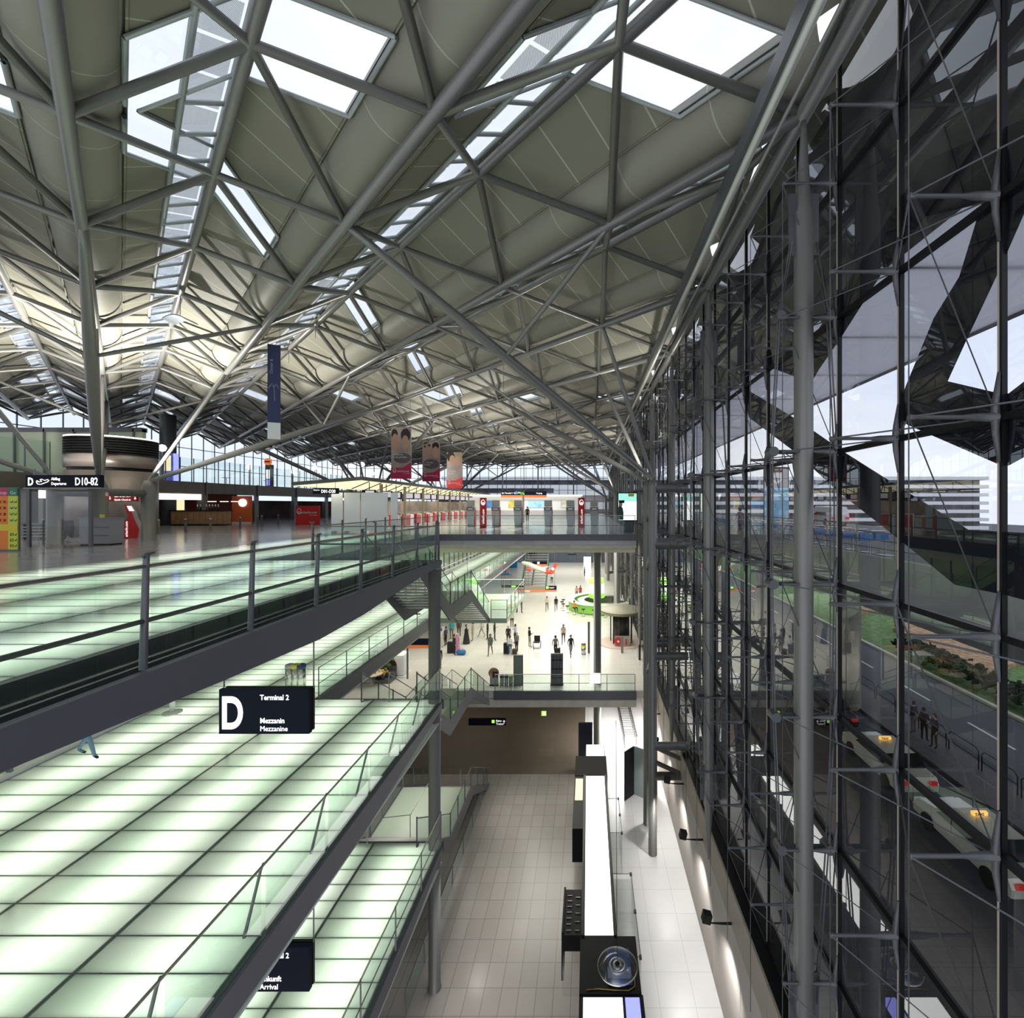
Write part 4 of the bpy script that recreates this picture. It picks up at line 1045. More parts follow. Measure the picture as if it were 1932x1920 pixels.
box_obj('seat', -.25, .25, -.22, .25, .48, .56, BLACK, t, .02); box_obj('backrest', -.23, .23, .24, .30, .6, 1.1, BLACK, t, .02)
lathe_obj('stem', [(.035, .08), (.03, .48)], CHROME, t, 10)
for k in range(5):
    a_ = k * 2 * math.pi / 5; tube_obj('leg', [(0, 0, .1), (.3 * math.cos(a_), .3 * math.sin(a_), .05), (.3 * math.cos(a_), .3 * math.sin(a_), 0)], .022, DARK, t, 6)
b_ = B(); prism(b_, [(-.35, 1.12), (.32, 1.16), (.38, .7), (.28, .25), (.0, .42), (-.2, .05), (-.42, .3)], .18, .23, 'y'); mesh_obj('coat', b_, BLACK, t)
def stanchion(px, py, h, lab, nm='barrier_post', r=.035, base=True, z=0, grp=None):
    p = on(px, py, z); t = thing(nm, lab, 'post', tuple(p), 0, grp)
    lathe_obj('post', [(r, .02), (r, h - .06), (r * 1.15, h - .06), (r * 1.15, h), (0.001, h + .01)], CHROME, t, 14)
    if base: lathe_obj('base', [(.17, 0), (.17, .02), (.05, .035)], CHROME, t, 20)
    return t
stanchion(82, 1033, 1.3, 'thin chrome belt post left of the office chair')
for i_, (px, py) in enumerate(((299, 1009), (350, 1006), (397, 1004), (453, 999), (486, 994), (494, 993), (525, 990))):
    stanchion(px, py, 1.0, 'short steel bollard, %s from the left in the row before the café' % ORD[i_], 'bollard', .075, False, 0, 'bollards before the café')
t = thing('scan_table', 'grey security table with tray rails behind the belt post', 'table', tuple(on(75, 1018, 0)))
box_obj('top', -1.2, .8, 0, .6, .85, .92, STEELD, t)
for x_ in (-1.1, -.2, .7): box_obj('leg', x_, x_ + .08, .1, .5, 0, .85, STEELD, t)
for k in range(4): box_obj('side_slat', -1.1, .75, -.02, .0, .15 + .17 * k, .24 + .17 * k, STEEL, t)
# two small fire signs on the columns
for px, Y_, l_ in ((97, 23.2, 'left'), (202, 23.0, 'right')):
    p_ = at(px, 935, Y_); t = thing('fire_sign', 'small red and white fire hose sign on the %s dark column of the group' % l_, 'sign', tuple(p_))
    box_obj('plate', -.1, .1, 0, .02, -.2, .2, RED, t); box_obj('symbol', -.07, .07, -.01, 0, -.02, .16, WHITE, t)

# ================================================================== CAFÉ
cf = thing('cafe_counter', 'long light wood café counter with a dark top under the gallery', 'counter', (-36.2, 44.0, 0))
box_obj('front', -3.1, 1.9, 0, .9, .12, 1.35, WOOD, cf); box_obj('top', -3.2, 2.0, -.08, 1.0, 1.35, 1.43, DARK, cf); box_obj('plinth', -3.0, 1.8, .08, .85, 0, .12, DARK, cf)
box_obj('side_front', -7.2, -3.6, .5, 1.3, .1, 1.0, WOOD, cf); box_obj('side_top', -7.3, -3.5, .42, 1.35, 1.0, 1.08, DARK, cf)
for k in range(9): box_obj('groove', -2.6 + .55 * k, -2.58 + .55 * k, -.01, .01, .15, 1.32, mat('wood joint', (.2, .1, .05), .6), cf)
box_obj('display_case', -5.6, -3.7, .5, 1.2, 1.08, 1.5, GLR, cf)
for k in range(7):
    x_ = -37.2 + .28 * k + (.3 if k > 1 else 0)
    tag(lathe_obj('dispenser', [(.05, 1.43), (.05, 1.95), (.03, 2.0)], CHROME, None, 10, (x_, 44.5, 0)), 'silver drink dispenser standing upright on the café counter', 'dispenser', 'silver dispensers on the café counter')
bm = B(); box(bm, -42, -37, 49.0, 49.2, 0, 3.0); struct('wall_back', bm, mat('dark red wall', (.10, .015, .012), .6))
ow = thing('orange_partition', 'orange partition wall with a round white lamp at the right end of the café', 'partition', tuple(at(453, 985, 44.5) * Vector((1, 1, 0)) if False else (at(455, 951, 48).x, 48, 0)))
box_obj('panel', -.95, 1.0, 0, .2, 0, 2.85, ORANGE, ow); box_obj('skirting', -.95, 1.0, -.02, 0, 0, .18, WHITE, ow)
rl_ = B(); tube(rl_, [(0, -.12, 2.15), (0, -.02, 2.15)], .40, 28); tag(mesh_obj('round_lamp', rl_, WHITEG, None, loc=(ow.location.x + .2, 48, 0)), 'round white lit disc on the orange wall', 'lamp')
ol = thing('menu_wall', 'orange back wall with a yellow lit panel behind the café counter', 'wall panel', (at(312, 951, 46.2).x, 46.2, 0))
box_obj('panel', -1.6, .5, 0, .1, 0, 2.4, ORANGE, ol); box_obj('lit_panel', .6, 1.8, 0, .1, .6, 2.6, WARMBOX, ol)
for k, px in enumerate((400, 423, 444)):
    p_ = at(px, 946, 44.2); pl_ = box_obj('pendant_lamp', -.34, .34, -.1, .1, -.03, .04, WHITEG); pl_.location = p_; tube_obj('cable', [(0, 0, 0), (0, 0, 9.93 + 1.2 - p_.z)], .01, DARK, pl_, 4); tag(pl_, 'flat white pendant lamp over the café counter, %s from the left' % ORD[k], 'lamp', 'pendant lamps over the café')
t = thing('red_counter_panel', 'red panel reading airberlin.com beside the check-in island', 'panel', tuple(on(580, 990, 0)))
box_obj('panel', -1.15, 1.15, 0, .15, 0, 1.85, RED, t); text_obj('lettering', 'airberlin.com', .34, WHITE, t, (-.62, -.012, 1.1), sx=.85); text_obj('lettering', 'Your Airline.', .15, WHITE, t, (.2, -.012, .9))
lg = B(); tube(lg, [(-.8 + .2 * math.cos(a * .6), -.015, 1.32 + .27 * math.sin(a * .6)) for a in range(11)], .03, 5); tube(lg, [(-.8 + .09 * math.cos(a * .6), -.015, 1.22 + .09 * math.sin(a * .6)) for a in range(11)], .025, 5); mesh_obj('logo', lg, WHITE, t)
# gallery level: globe lamps, blue pylon
for k, (px, py, Y_, r_) in enumerate(((306, 845, 42.1, .34), (470, 881, 53, .3), (553, 890, 61, .28), (594, 882, 66, .32), (683, 876, 66, .38), (703, 893, 70, .3))):
    p_ = at(px, py, Y_); t = thing('globe_lamp', 'white glowing globe lamp on a pole, %s from the left in the departures hall' % ORD[k], 'lamp', (p_.x, p_.y, 4.15 if k < 4 else 0), 0, 'globe lamps in the departures hall')
    lathe_obj('globe', [(.001, -r_), (r_ * .7, -r_ * .7), (r_, 0), (r_ * .7, r_ * .7), (.001, r_)], mat('lit globe', (.95, .95, .9), .5, 0, (1, .98, .9), 1.6), t, 20, (0, 0, p_.z - t.location.z))
    lathe_obj('pole', [(.04, 0), (.04, p_.z - t.location.z - r_)], STEEL, t, 8)
t = thing('blue_pylon', 'blue lit pylon with an orange framed poster on the gallery', 'pylon', (-38.5, 42.9, 4.16))
box_obj('body', -.45, .45, 0, .4, 0, 2.5, mat('deep blue lit panel', (.05, .06, .2), .4, 0, (.08, .12, .6), .4), t); box_obj('poster', -.38, .2, -.03, 0, .9, 2.3, WARMBOX, t); box_obj('light_edge', .45, .56, -.05, .4, 0, 2.5, BLUEBOX, t)
lathe_obj('service_column', [(.62, 0), (.62, 10.5)], STEELD, None, 24, (at(317, 800, 44.6).x, 44.6, 0)); o_ = D.objects['service_column']; tag(o_, 'thick dark round shaft rising to the roof behind the blue pylon', 'column')
t = thing('burger_pylon', 'slim lit pylon with a round red and yellow logo on the gallery', 'pylon', (-38.5, 56.2, 4.16))
box_obj('body', -.35, .35, 0, .5, 0, 2.6, STEELD, t); box_obj('light_panel', -.2, .2, -.03, 0, .9, 2.0, WHITEG, t); box_obj('blue_panel', -.2, .2, -.03, 0, .1, .8, BLUEBOX, t)
b_ = B(); tube(b_, [(0, -.1, 2.95), (0, .1, 2.95)], .42, 24); mesh_obj('logo_disc', b_, mat('yellow red disc', (.75, .25, .05), .5, 0, (.8, .2, .05), .6), t)
b_ = B(); box(b_, -.3, .3, -.13, -.1, 2.85, 3.05); mesh_obj('logo_band', b_, RED, t)
for k, px in enumerate((395, 430, 486, 530, 565)):
    t = thing('cafe_table', 'small round table on the gallery behind the glass, %s from the left' % ORD[k], 'table', (-39.5 , 38 + 6.5 * k, 4.15), 0, 'tables on the gallery')
    lathe_obj('top', [(.4, .72), (.4, .75)], WOOD, t, 16); lathe_obj('stem', [(.2, 0), (.03, .03), (.03, .72)], STEELD, t, 10)

# ================================================================== CHECK-IN ISLAND
ci = thing('check_in_canopy', 'long pale yellow lit canopy over the check-in island', 'canopy', (-15, 31, 0))
b_ = B(); P_ = [(-4.7, .0, 3.25), (0, 0, 3.62), (-2.0, 50, 3.62), (-6.7, 50, 3.25)]
vs_ = [b_.verts.new(p) for p in P_] + [b_.verts.new((x, y, z + .22)) for x, y, z in P_]
for f in ((0, 1, 2, 3), (4, 7, 6, 5), (0, 4, 5, 1), (1, 5, 6, 2), (2, 6, 7, 3), (3, 7, 4, 0)): b_.faces.new([vs_[i] for i in f])
mesh_obj('roof_panel', b_, mat('bronze roof edge', (.13, .115, .10), .5, .2), ci)
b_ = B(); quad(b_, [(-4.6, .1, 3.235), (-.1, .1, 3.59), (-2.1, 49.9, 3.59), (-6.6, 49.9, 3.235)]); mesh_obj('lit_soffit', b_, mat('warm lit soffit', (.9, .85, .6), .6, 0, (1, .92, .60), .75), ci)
rb_ = None
for k in range(24):
    f = k / 24; b_ = B(); tube(b_, [(-2.0 * f, 1 + 50 * f, 3.55), (-1.2 - 2.0 * f, 1 + 50 * f, 3.05)], .035, 5); mesh_obj('canopy_rib', b_, DARK, ci)
for k in range(10):
    f = k / 10; box_obj('canopy_post', -.55 - 2 * f, -.38 - 2 * f, 3.8 + 50 * f, 4.0 + 50 * f, 0, 3.5, mat('olive post', (.25, .23, .15), .5), ci)
for y_ in (36, 48, 60, 72): area('canopy_lamp', (-17.6, y_, 3.0), 1.6, 9, 110, (0, 0, 0), (1, .93, .7))
mon = None
SCRN = mat('pale monitor screen', (.5, .5, .55), .3, 0, (.6, .55, .65), .55)
for k in range(18):
    y_ = 32.6 + 2.5 * k + (.25 if k % 2 else -.25); x_ = -15.15 - (y_ - 31) * .04
    if mon is None:
        mon = thing('monitor', 'black flight monitor hanging under the check-in canopy, %s from the camera' % ORD[0], 'monitor', (x_, y_, 2.72), 0, 'monitors under the check-in canopy')
        box_obj('case', -.45, .45, 0, .18, -.28, .28, DARK, mon); box_obj('screen', -.22, .38, -.012, 0, -.2, .22, SCRN, mon); tube_obj('bracket', [(0, .1, .28), (0, .1, .8)], .03, DARK, mon, 5)
    else: tree_copy(mon, (x_, y_, 2.72), 'black flight monitor hanging under the check-in canopy, %s from the camera' % ORD[k])
dk = None
for k in range(14):
    y_ = 36.5 + 3.0 * k; x_ = -16.4 - (y_ - 31) * .04
    if dk is None:
        dk = thing('check_in_desk', 'x', 'desk', (x_, y_, 0), 0, 'check-in desks on the island')
        b_ = B(); prism(b_, [(-.7, 0), (.7, 0), (.75, 1.0), (.6, 1.2), (-.7, 1.2)], 0, .7, 'y'); mesh_obj('body', b_, WHITE, dk)
        box_obj('red_front', -.5, .3, -.02, 0, .1, 1.1, RED, dk); box_obj('pink_front', .3, .68, -.02, 0, .1, 1.0, mat('pink panel', (.7, .15, .2), .5), dk); box_obj('top', -.75, .75, -.05, .75, 1.2, 1.24, STEEL, dk)
        dk['label'] = 'red and white check-in desk under the canopy, first from the camera'
    else: tree_copy(dk, (x_, y_, 0), 'red and white check-in desk under the canopy, %s from the camera' % ORD[k])
bm = B(); box(bm, -20.6, -19.0, 38, 80, 0, 2.3); tag(mesh_obj('island_core', bm, mat('pale core wall', (.22, .18, .17), .6, 0, noise=.4, nscale=.7)), 'pale block in the middle of the check-in island', 'partition')
for k, (a_, b2_) in enumerate(((625, 646), (649, 679), (681, 731), (737, 750))):
    pa, pb_ = at(a_, 930, 32.2), at(b2_, 930, 32.2)
    t = thing('white_partition', 'tall white frosted panel before the check-in desks, %s from the left' % ORD[k], 'partition', (pa.x, 32.2, 0), 0, 'white panels before the check-in desks')
    box_obj('panel', 0, pb_.x - pa.x, 0, .06, .15, 2.8, mat('frosted white panel', (.72, .75, .78), .3), t); box_obj('foot', .1, .25, -.2, .3, 0, .15, STEEL, t)
# counters behind, posters, kiosks
cb = thing('service_counter', 'long grey service counter with pinned posters behind the kiosks', 'counter', (-8, 62, 0))
box_obj('front', -8, 7, 0, 1, 0, 1.2, mat('grey counter', (.4, .4, .4), .5), cb); box_obj('back_wall', -8, 7, 2.5, 2.7, 0, 3.2, mat('white display wall', (.75, .75, .73), .6), cb); box_obj('light_strip', -8.2, 7.2, 1.8, 2.4, 3.1, 3.3, WHITEG, cb)
for k, (x_, w_, c_) in enumerate(((-6.6, 2.2, (.08, .3, .65)), (-3.0, .8, (.6, .5, .1)), (-1.9, 1.0, (.25, .2, .25)), (-.3, 2.2, (.3, .55, .75)), (2.2, .8, (.5, .45, .5)), (4.2, .8, (.6, .6, .5)), (5.2, .9, (.1, .5, .7)))):
    box_obj('poster', x_, x_ + w_, 2.45, 2.5, 1.5, 2.5, mat('poster print %d' % k, c_, .6, 0, noise=.3, nscale=2), cb)
area('counter_lamp', (-8, 62.2, 3.0), 13, 1.2, 160, (0, 0, 0), (1, .95, .85))
ks = None
KPX = (888, 935, 977, 1034, 1076, 1121)
for k, px in enumerate(KPX):
    p_ = on(px, 994, 0); lab = 'grey self-service ticket machine with a tilted screen, %s from the left behind the balcony' % ORD[k]
    if ks is None:
        ks = thing('ticket_machine', lab, 'machine', tuple(p_), 0, 'ticket machines on the balcony')
        b_ = B(); prism(b_, [(-.28, 0), (.28, 0), (.36, 1.45), (-.36, 1.45)], 0, .4, 'y'); mesh_obj('body', b_, mat('frosted grey glass', (.42, .48, .46), .3), ks)
        box_obj('side_panel', .33, .37, .0, .5, 0, 1.5, mat('dull red side', (.4, .03, .05), .5), ks)
        box_obj('keyboard_shelf', -.36, .36, -.12, .4, 1.45, 1.75, mat('mid grey case', (.2, .2, .19), .4), ks); box_obj('card_slot', -.2, .2, -.13, -.12, 1.55, 1.62, CHROME, ks)
        box_obj('screen', -.34, .34, .1, .16, 1.78, 2.35, mat('pale grey screen', (.45, .48, .40), .3), ks)
    else: tree_copy(ks, tuple(p_), lab)
def blogo(t, x, y, z, s, m):
    b_ = B(); tube(b_, [(x + s * .8 * math.cos(a * .6 + .8), y, z + s * 1.1 * math.sin(a * .6 + .8)) for a in range(11)], .13 * s, 5); tube(b_, [(x + s * .33 * math.cos(a * .7), y, z - .3 * s + s * .33 * math.sin(a * .7)) for a in range(10)], .12 * s, 5)
    return mesh_obj('logo', b_, m, t)
for px, l_ in ((911.5, 'left'), (1097, 'right')):
    p_ = on(px, 995.5, 0)
    t = thing('banner_stand', 'narrow red upright banner reading airberlin.com, %s one among the ticket machines' % l_, 'banner', tuple(p_))
    box_obj('panel', -.28, .28, 0, .08, 0, 2.55, mat('deep red print', (.5, .01, .015), .5), t); blogo(t, 0, -.015, 2.15, .2, LETTER)
    text_obj('lettering', 'airberlin.com', .27, LETTER, t, (.1, -.012, .35), (math.pi / 2, -math.pi / 2, 0), sx=.85)
# lit advert
t = thing('lit_poster', 'bright advertising light box with a person in a dark cap beside the right tree column', 'poster', (at(1184, 950, 33).x, 33, 0))
box_obj('frame', -.72, .72, 0, .2, .80, 2.84, DARK, t); box_obj('poster', -.64, .64, -.015, 0, .88, 2.76, mat('lit poster print', (.9, .95, .9), .5, 0, (.92, 1, .93), 1.1), t)
box_obj('foot', -.3, .3, .05, .15, 0, .8, STEELD, t)
box_obj('green_field', -.64, .64, -.018, -.014, 2.2, 2.76, mat('lit turquoise print', (.3, .75, .65), .5, 0, (.35, .8, .68), .8), t)
box_obj('yellow_mark', .05, .45, -.022, -.018, 2.55, 2.74, YELLOW, t)
prism_obj('printed_figure', [(-.64, .9), (-.3, .9), (-.28, 1.4), (-.35, 1.75), (-.42, 1.8), (-.36, 2.0), (-.38, 2.15), (-.6, 2.15), (-.62, 1.9), (-.64, 1.75)], -.024, -.019, 'y', mat('dark uniform print', (.02, .05, .05), .6), t)
prism_obj('printed_face', [(-.58, 1.85), (-.38, 1.85), (-.36, 2.1), (-.58, 2.1)], -.03, -.025, 'y', SKIN, t); box_obj('printed_cap', -.62, -.22, -.034, -.03, 2.08, 2.28, BLACK, t)
DB_ = mat('dark clothing print', (.13, .11, .11), .8)
# ================================================================== HANGING BANNERS
def banner(px, y0, y1, wpx, Y_, field, lines, lab, hairs):
    top = at(px, y0, Y_); bot = at(px, y1, Y_); h = top.z - bot.z; w_ = wpx / FPX * Y_
    t = thing('hanging_banner', lab, 'banner', tuple(top), 0)
    box_obj('cloth', -w_ / 2, w_ / 2, 0, .03, -h, 0, mat('banner photo ground', (.36, .30, .27), .8, 0, noise=.35, nscale=.6), t)
    for sx in (-1, 1): tube_obj('hanging_wire', [(sx * w_ * .45, .015, 0), (sx * w_ * .45, .015, 11.2 - top.z)], .012, STEEL, t, 4)
    b_ = B(); prism(b_, [(-w_ / 2, -h), (w_ / 2, -h), (w_ / 2, -h * .68), (w_ * .1, -h * .78), (-w_ / 2, -h * .79)], -.012, -.002, 'y'); mesh_obj('colour_field', b_, field, t)
    for (cx_, cz_, rx, rz_, m_) in hairs:
        b_ = B(); prism(b_, [(cx_ * w_ + rx * w_ * math.cos(a * math.pi / 9), -cz_ * h + rz_ * h * math.sin(a * math.pi / 9)) for a in range(18)], -.008 - .004 * (m_ is SKIN) - .0015 * rx, -.002, 'y'); mesh_obj('printed_shape', b_, m_, t)
    blogo(t, -w_ * .33, -.025, -h * .84, w_ * .10, WHITE)
    text_obj('lettering', 'airberlin.com', w_ * .13, WHITE, t, (-w_ * .2, -.02, -h * .87), sx=.85); text_obj('lettering', 'Your Airline.', w_ * .07, WHITE, t, (w_ * .12, -.02, -h * .905))
    for k, s_ in enumerate(lines): text_obj('lettering', s_, w_ * (.13 if k < 2 else .06), WHITE, t, (-w_ * .42, -.025, -h * (.55 + .05 * k)), sx=.85)
banner(757, 805, 903, 38, 40, MAG, ('1. Wahl für', 'Groß und Klein.'), 'nearest large hanging photo banner of two smiling people, crimson foot reading airberlin.com', ((.22, .16, .24, .13, HAIR), (.20, .30, .17, .14, SKIN), (-.33, .14, .16, .10, HAIR), (-.30, .30, .17, .17, SKIN), (.05, .60, .44, .10, DB_)))
banner(813.5, 832, 908, 33, 51, MAG, ('1. Wahl fürs', 'Business.'), 'middle hanging photo banner of two people facing each other, reading Business', ((-.25, .10, .2, .08, HAIR), (-.22, .25, .16, .15, SKIN), (.25, .12, .2, .09, HAIR), (.25, .28, .16, .15, SKIN), (.0, .57, .46, .12, DB_)))
banner(857.5, 853, 921, 29, 58, mat('bright red banner foot', (.75, .05, .05), .6), ('1. Wahl für', 'Freunde.'), 'farthest hanging photo banner of two people with a bright red foot', ((-.25, .12, .26, .14, HAIR), (-.15, .22, .18, .14, SKIN), (.2, .15, .25, .14, mat('fair hair print', (.4, .28, .16), .8)), (.2, .25, .18, .14, SKIN)))
top = at(517, 650, 24); t = thing('hanging_banner', 'narrow dark blue hanging banner with a pale palm tree, seen almost from the side', 'banner', tuple(top), math.radians(28))
box_obj('cloth', -.28, .28, 0, .03, -4.85, 0, mat('slate blue print', (.045, .055, .13), .8), t); box_obj('white_foot', -.28, .28, -.006, .0, -4.85, -4.0, WHITE, t)
b_ = B()
for k in range(7):
    a_ = math.pi * k / 6; tube(b_, [(0, -.02, -2.2), (.1 * math.cos(a_), -.02, -2.05 + .12 * math.sin(a_)), (.22 * math.cos(a_), -.02, -2.25 + .2 * math.sin(a_))], .012, 4)
tube(b_, [(0, -.02, -2.2), (.03, -.02, -2.9)], .014, 4); mesh_obj('palm_print', b_, mat('pale blue print line', (.35, .4, .6), .8), t)
text_obj('lettering', 'Dinner &', .2, MATS['pale blue print line'], t, (-.05, -.02, -1.5), (math.pi / 2, -math.pi / 2, 0))
for sx in (-1, 1): tube_obj('hanging_wire', [(sx * .25, .015, 0), (sx * .25, .015, 11.3 - top.z)], .01, STEEL, t, 4)
# saucer lamps under the ridges
sl = None
for k, (px, py) in enumerate(((340, 600), (595, 638), (545, 685), (322, 640), (705, 708), (915, 703), (28, 520), (40, 600), (495, 720), (585, 775), (640, 760), (830, 752), (760, 745), (950, 752), (895, 770))):
    best = None
    for rb in range(-6, 14):
        Y_ = (X0 + Y0 + 2 * C * rb) / (1 + (px - CX) / FPX); z_ = 2 + (CY - py) / FPX * Y_
        if Y_ > 2 and (best is None or abs(z_ - 9.9) < abs(best[1] - 9.9)): best = (Y_, z_)
    p_ = at(px, py, min(best[0], 200)); lab = 'curved grey reflector lamp hanging under the roof, %s of the group' % ORD[k]
    if p_.z > 11.1 or p_.y > 90: continue
    if sl is None:
        sl = thing('reflector_lamp', lab, 'lamp', tuple(p_), 0, 'curved reflector lamps under the roof')
        b_ = B(); n_ = 8
        for i in range(n_):
            a0, a1 = (-.5 + i / n_), (-.5 + (i + 1) / n_)
            quad(b_, [(a0, -.35, -.35 * (a0 * a0 * 2)), (a1, -.35, -.35 * (a1 * a1 * 2)), (a1, .35, -.35 * (a1 * a1 * 2)), (a0, .35, -.35 * (a0 * a0 * 2))])
        r_ = bmesh.ops.extrude_face_region(b_, geom=b_.faces[:]); bmesh.ops.translate(b_, vec=(0, 0, .05), verts=[e for e in r_['geom'] if isinstance(e, bmesh.types.BMVert)]); bmesh.ops.recalc_face_normals(b_, faces=b_.faces)
        mesh_obj('reflector', b_, mat('reflector white', (.55, .6, .66), .4), sl)
        nl_ = sl
    else: nl_ = link_copy(sl, None, tuple(p_), (0, 0, .4 * (k % 3))); nl_['label'] = lab; link_copy(sl.children[0], nl_)
    tube_obj('hanger', [(0, 0, .0), (0, 0, ZR - p_.z)], .015, STEEL, nl_, 5)
t = thing('loudspeaker_box', 'dark grey box mounted on the tree column struts near the glass front', 'box', tuple(at(1214, 833, 23.0)))
b_ = B(); prism(b_, [(-.45, 0), (.45, 0), (.35, -.35), (-.35, -.35)], -.25, .25, 'y'); mesh_obj('case', b_, mat('brown grey case', (.14, .12, .10), .5), t)
box_obj('bracket', -.05, .05, -.05, .05, 0, .3, STEELD, t)

# ================================================================== LIT DISPLAY WALL ON THE TRAIN LEVEL
dw = thing('display_wall', 'long black free-standing display wall with a glowing white top on the tiled floor', 'display', (0, 13, ZT))
H_ = 3.0
box_obj('body', -.22, .95, 2.7, 12.0, .1, H_ - .02, DARK, dw); box_obj('glowing_top', -.12, .85, 2.75, 11.95, H_ - .02, H_, LBOX, dw)
box_obj('edge_left', -.24, -.14, 2.7, 12.0, 0, H_ + .05, mat('olive black edge', (.03, .03, .018), .4), dw); box_obj('edge_right', .87, .97, 2.7, 12.0, 0, H_ + .05, MATS['olive black edge'], dw)
box_obj('far_cap', -.72, 1.02, 11.95, 13.9, 0, H_ + .02, mat('dark brown box', (.018, .015, .012), .6, spec=.2), dw); box_obj('far_glowing_top', -.12, .92, 13.95, 15.2, H_ - .1, H_, LBOX, dw)
box_obj('far_body', -.16, .96, 13.95, 15.25, 0, H_ - .1, DARK, dw)
box_obj('side_box', -.72, -.24, 7.9, 11.9, 1.5, H_, DARK, dw); b_ = B(); quad(b_, [(-.66, 9.9, H_ + .006), (-.28, 9.9, H_ + .006), (-.28, 11.7, H_ + .006), (-.66, 11.7, H_ + .006)]); mesh_obj('side_light', b_, WARMBOX, dw)
box_obj('near_cap', -.27, 1.58, .85, 2.7, 0, H_, DARK, dw); box_obj('near_glowing_top', -.15, 1.0, -3, .75, H_ - .02, H_, LBOX, dw); box_obj('near_blue_top', 1.08, 1.5, -3, .75, H_ - .02, H_, BLUEBOX, dw)
box_obj('near_body', -.27, 1.62, -3, .85, 0, H_ - .03, DARK, dw)
# shelf with leaflets
lf = thing('leaflet_shelf', 'black slanted leaflet rack on the left side of the glowing display wall', 'rack', (-.50, 16.9, ZT))
box_obj('case', -.35, .3, -.9, 1.0, 2.2, 2.75, DARK, lf); box_obj('side_board', -.42, -.35, -.9, 1.0, 1.2, 2.85, DARK, lf)
for i in range(2):
    for k in range(7 - 2 * i): box_obj('leaflet_edge', -.27 + .3 * i, -.10 + .3 * i, -.75 + (.24 + .1 * i) * k, -.73 + (.24 + .1 * i) * k, 2.75, 2.78, CHROME, lf)
box_obj('glass_box', -.35, .3, -1.6, -.9, 1.4, 2.2, GLC, lf)
for k, (y0_, y1_, w_) in enumerate(((15.6, 19.1, .75), (21.5, 24.0, .55))):
    t = thing('glass_case', ['near', 'far'][k] + ' clear glass display case fixed to the right side of the glowing wall', 'display case', (1.0, y0_, ZT))
    b_ = B()
    for y_ in (0, (y1_ - y0_) / 2, y1_ - y0_): quad(b_, [(0, y_, .4), (w_, y_, .4), (w_, y_, 2.4), (0, y_, 2.4)])
    quad(b_, [(w_, 0, .4), (w_, y1_ - y0_, .4), (w_, y1_ - y0_, 2.4), (w_, 0, 2.4)]); quad(b_, [(0, 0, 2.4), (w_, 0, 2.4), (w_, y1_ - y0_, 2.4), (0, y1_ - y0_, 2.4)]); mesh_obj('glass_box', b_, GLC, t)
    b_ = B(); tube(b_, [(0, 0, 2.4), (w_, 0, 2.4), (w_, y1_ - y0_, 2.4), (0, y1_ - y0_, 2.4)], .012, 4); mesh_obj('edge_trim', b_, STEELD, t)
    for y_ in (0, (y1_ - y0_) / 2, y1_ - y0_): box_obj('corner_clip', w_ - .06, w_ + .03, y_ - .05, y_ + .05, 2.34, 2.43, STEELD, t)
# disc lamp
p_ = at(1165, 1822, 13.85)
t = thing('disc_lamp', 'clear glass disc lamp with a metal hub above the near end of the display wall', 'lamp', tuple(p_))
lathe_obj('glass_disc', [(.10, 0), (.58, .0), (.58, .02), (.10, .02), (.10, 0)], glass('disc glass', (.80, .82, .84), 1.4, 1, .02), t, 48, caps=False)
lathe_obj('rim', [(.575, -.01), (.59, -.01), (.59, .03), (.575, .03), (.575, -.01)], CHROME, t, 48, caps=False)
lathe_obj('hub', [(.26, .0), (.26, .03), (.19, .05), (.19, .02), (.15, .02), (.14, .06), (.07, .07), (.06, .03), (.001, .03)], mat('satin metal', (.4, .42, .45), .3, .8), t, 36)
lathe_obj('socket', [(.055, .07), (.055, .10), (.001, .10)], DARK, t, 20)
tube_obj('cable', [(0, .05, .1), (.0, .25, .5), (0.0, .8, 6.9)], .008, DARK, t, 4)
t = thing('blue_leaflet_box', 'blue and white box lying under the glass disc lamp', 'box', (.60, 14.45, ZT + H_ + .001))
box_obj('blue_top', -.0, .72, .15, .75, 0, .06, mat('royal blue print', (.02, .07, .28), .35), t); box_obj('pale_front', .0, .72, -.2, .15, 0, .055, mat('pale blue sheet', (.35, .42, .6), .3), t); box_obj('blue_foot', 0, .72, -.35, -.2, 0, .05, MATS['royal blue print'], t)
b_ = B(); tube(b_, [(-.05, 13.95, ZT + H_ + .015), (.3, 13.98, ZT + H_ + .015), (.8, 13.94, ZT + H_ + .015), (1.2, 13.93, ZT + H_ + .015), (1.4, 14.05, ZT + H_ + .015), (1.42, 14.25, ZT + H_ + .015), (1.32, 14.4, ZT + H_ + .015)], .014, 6)
tag(mesh_obj('cord', b_, mat('ochre cable', (.35, .22, .03), .5)), 'thin ochre cord lying across the black near end of the display wall', 'cord')
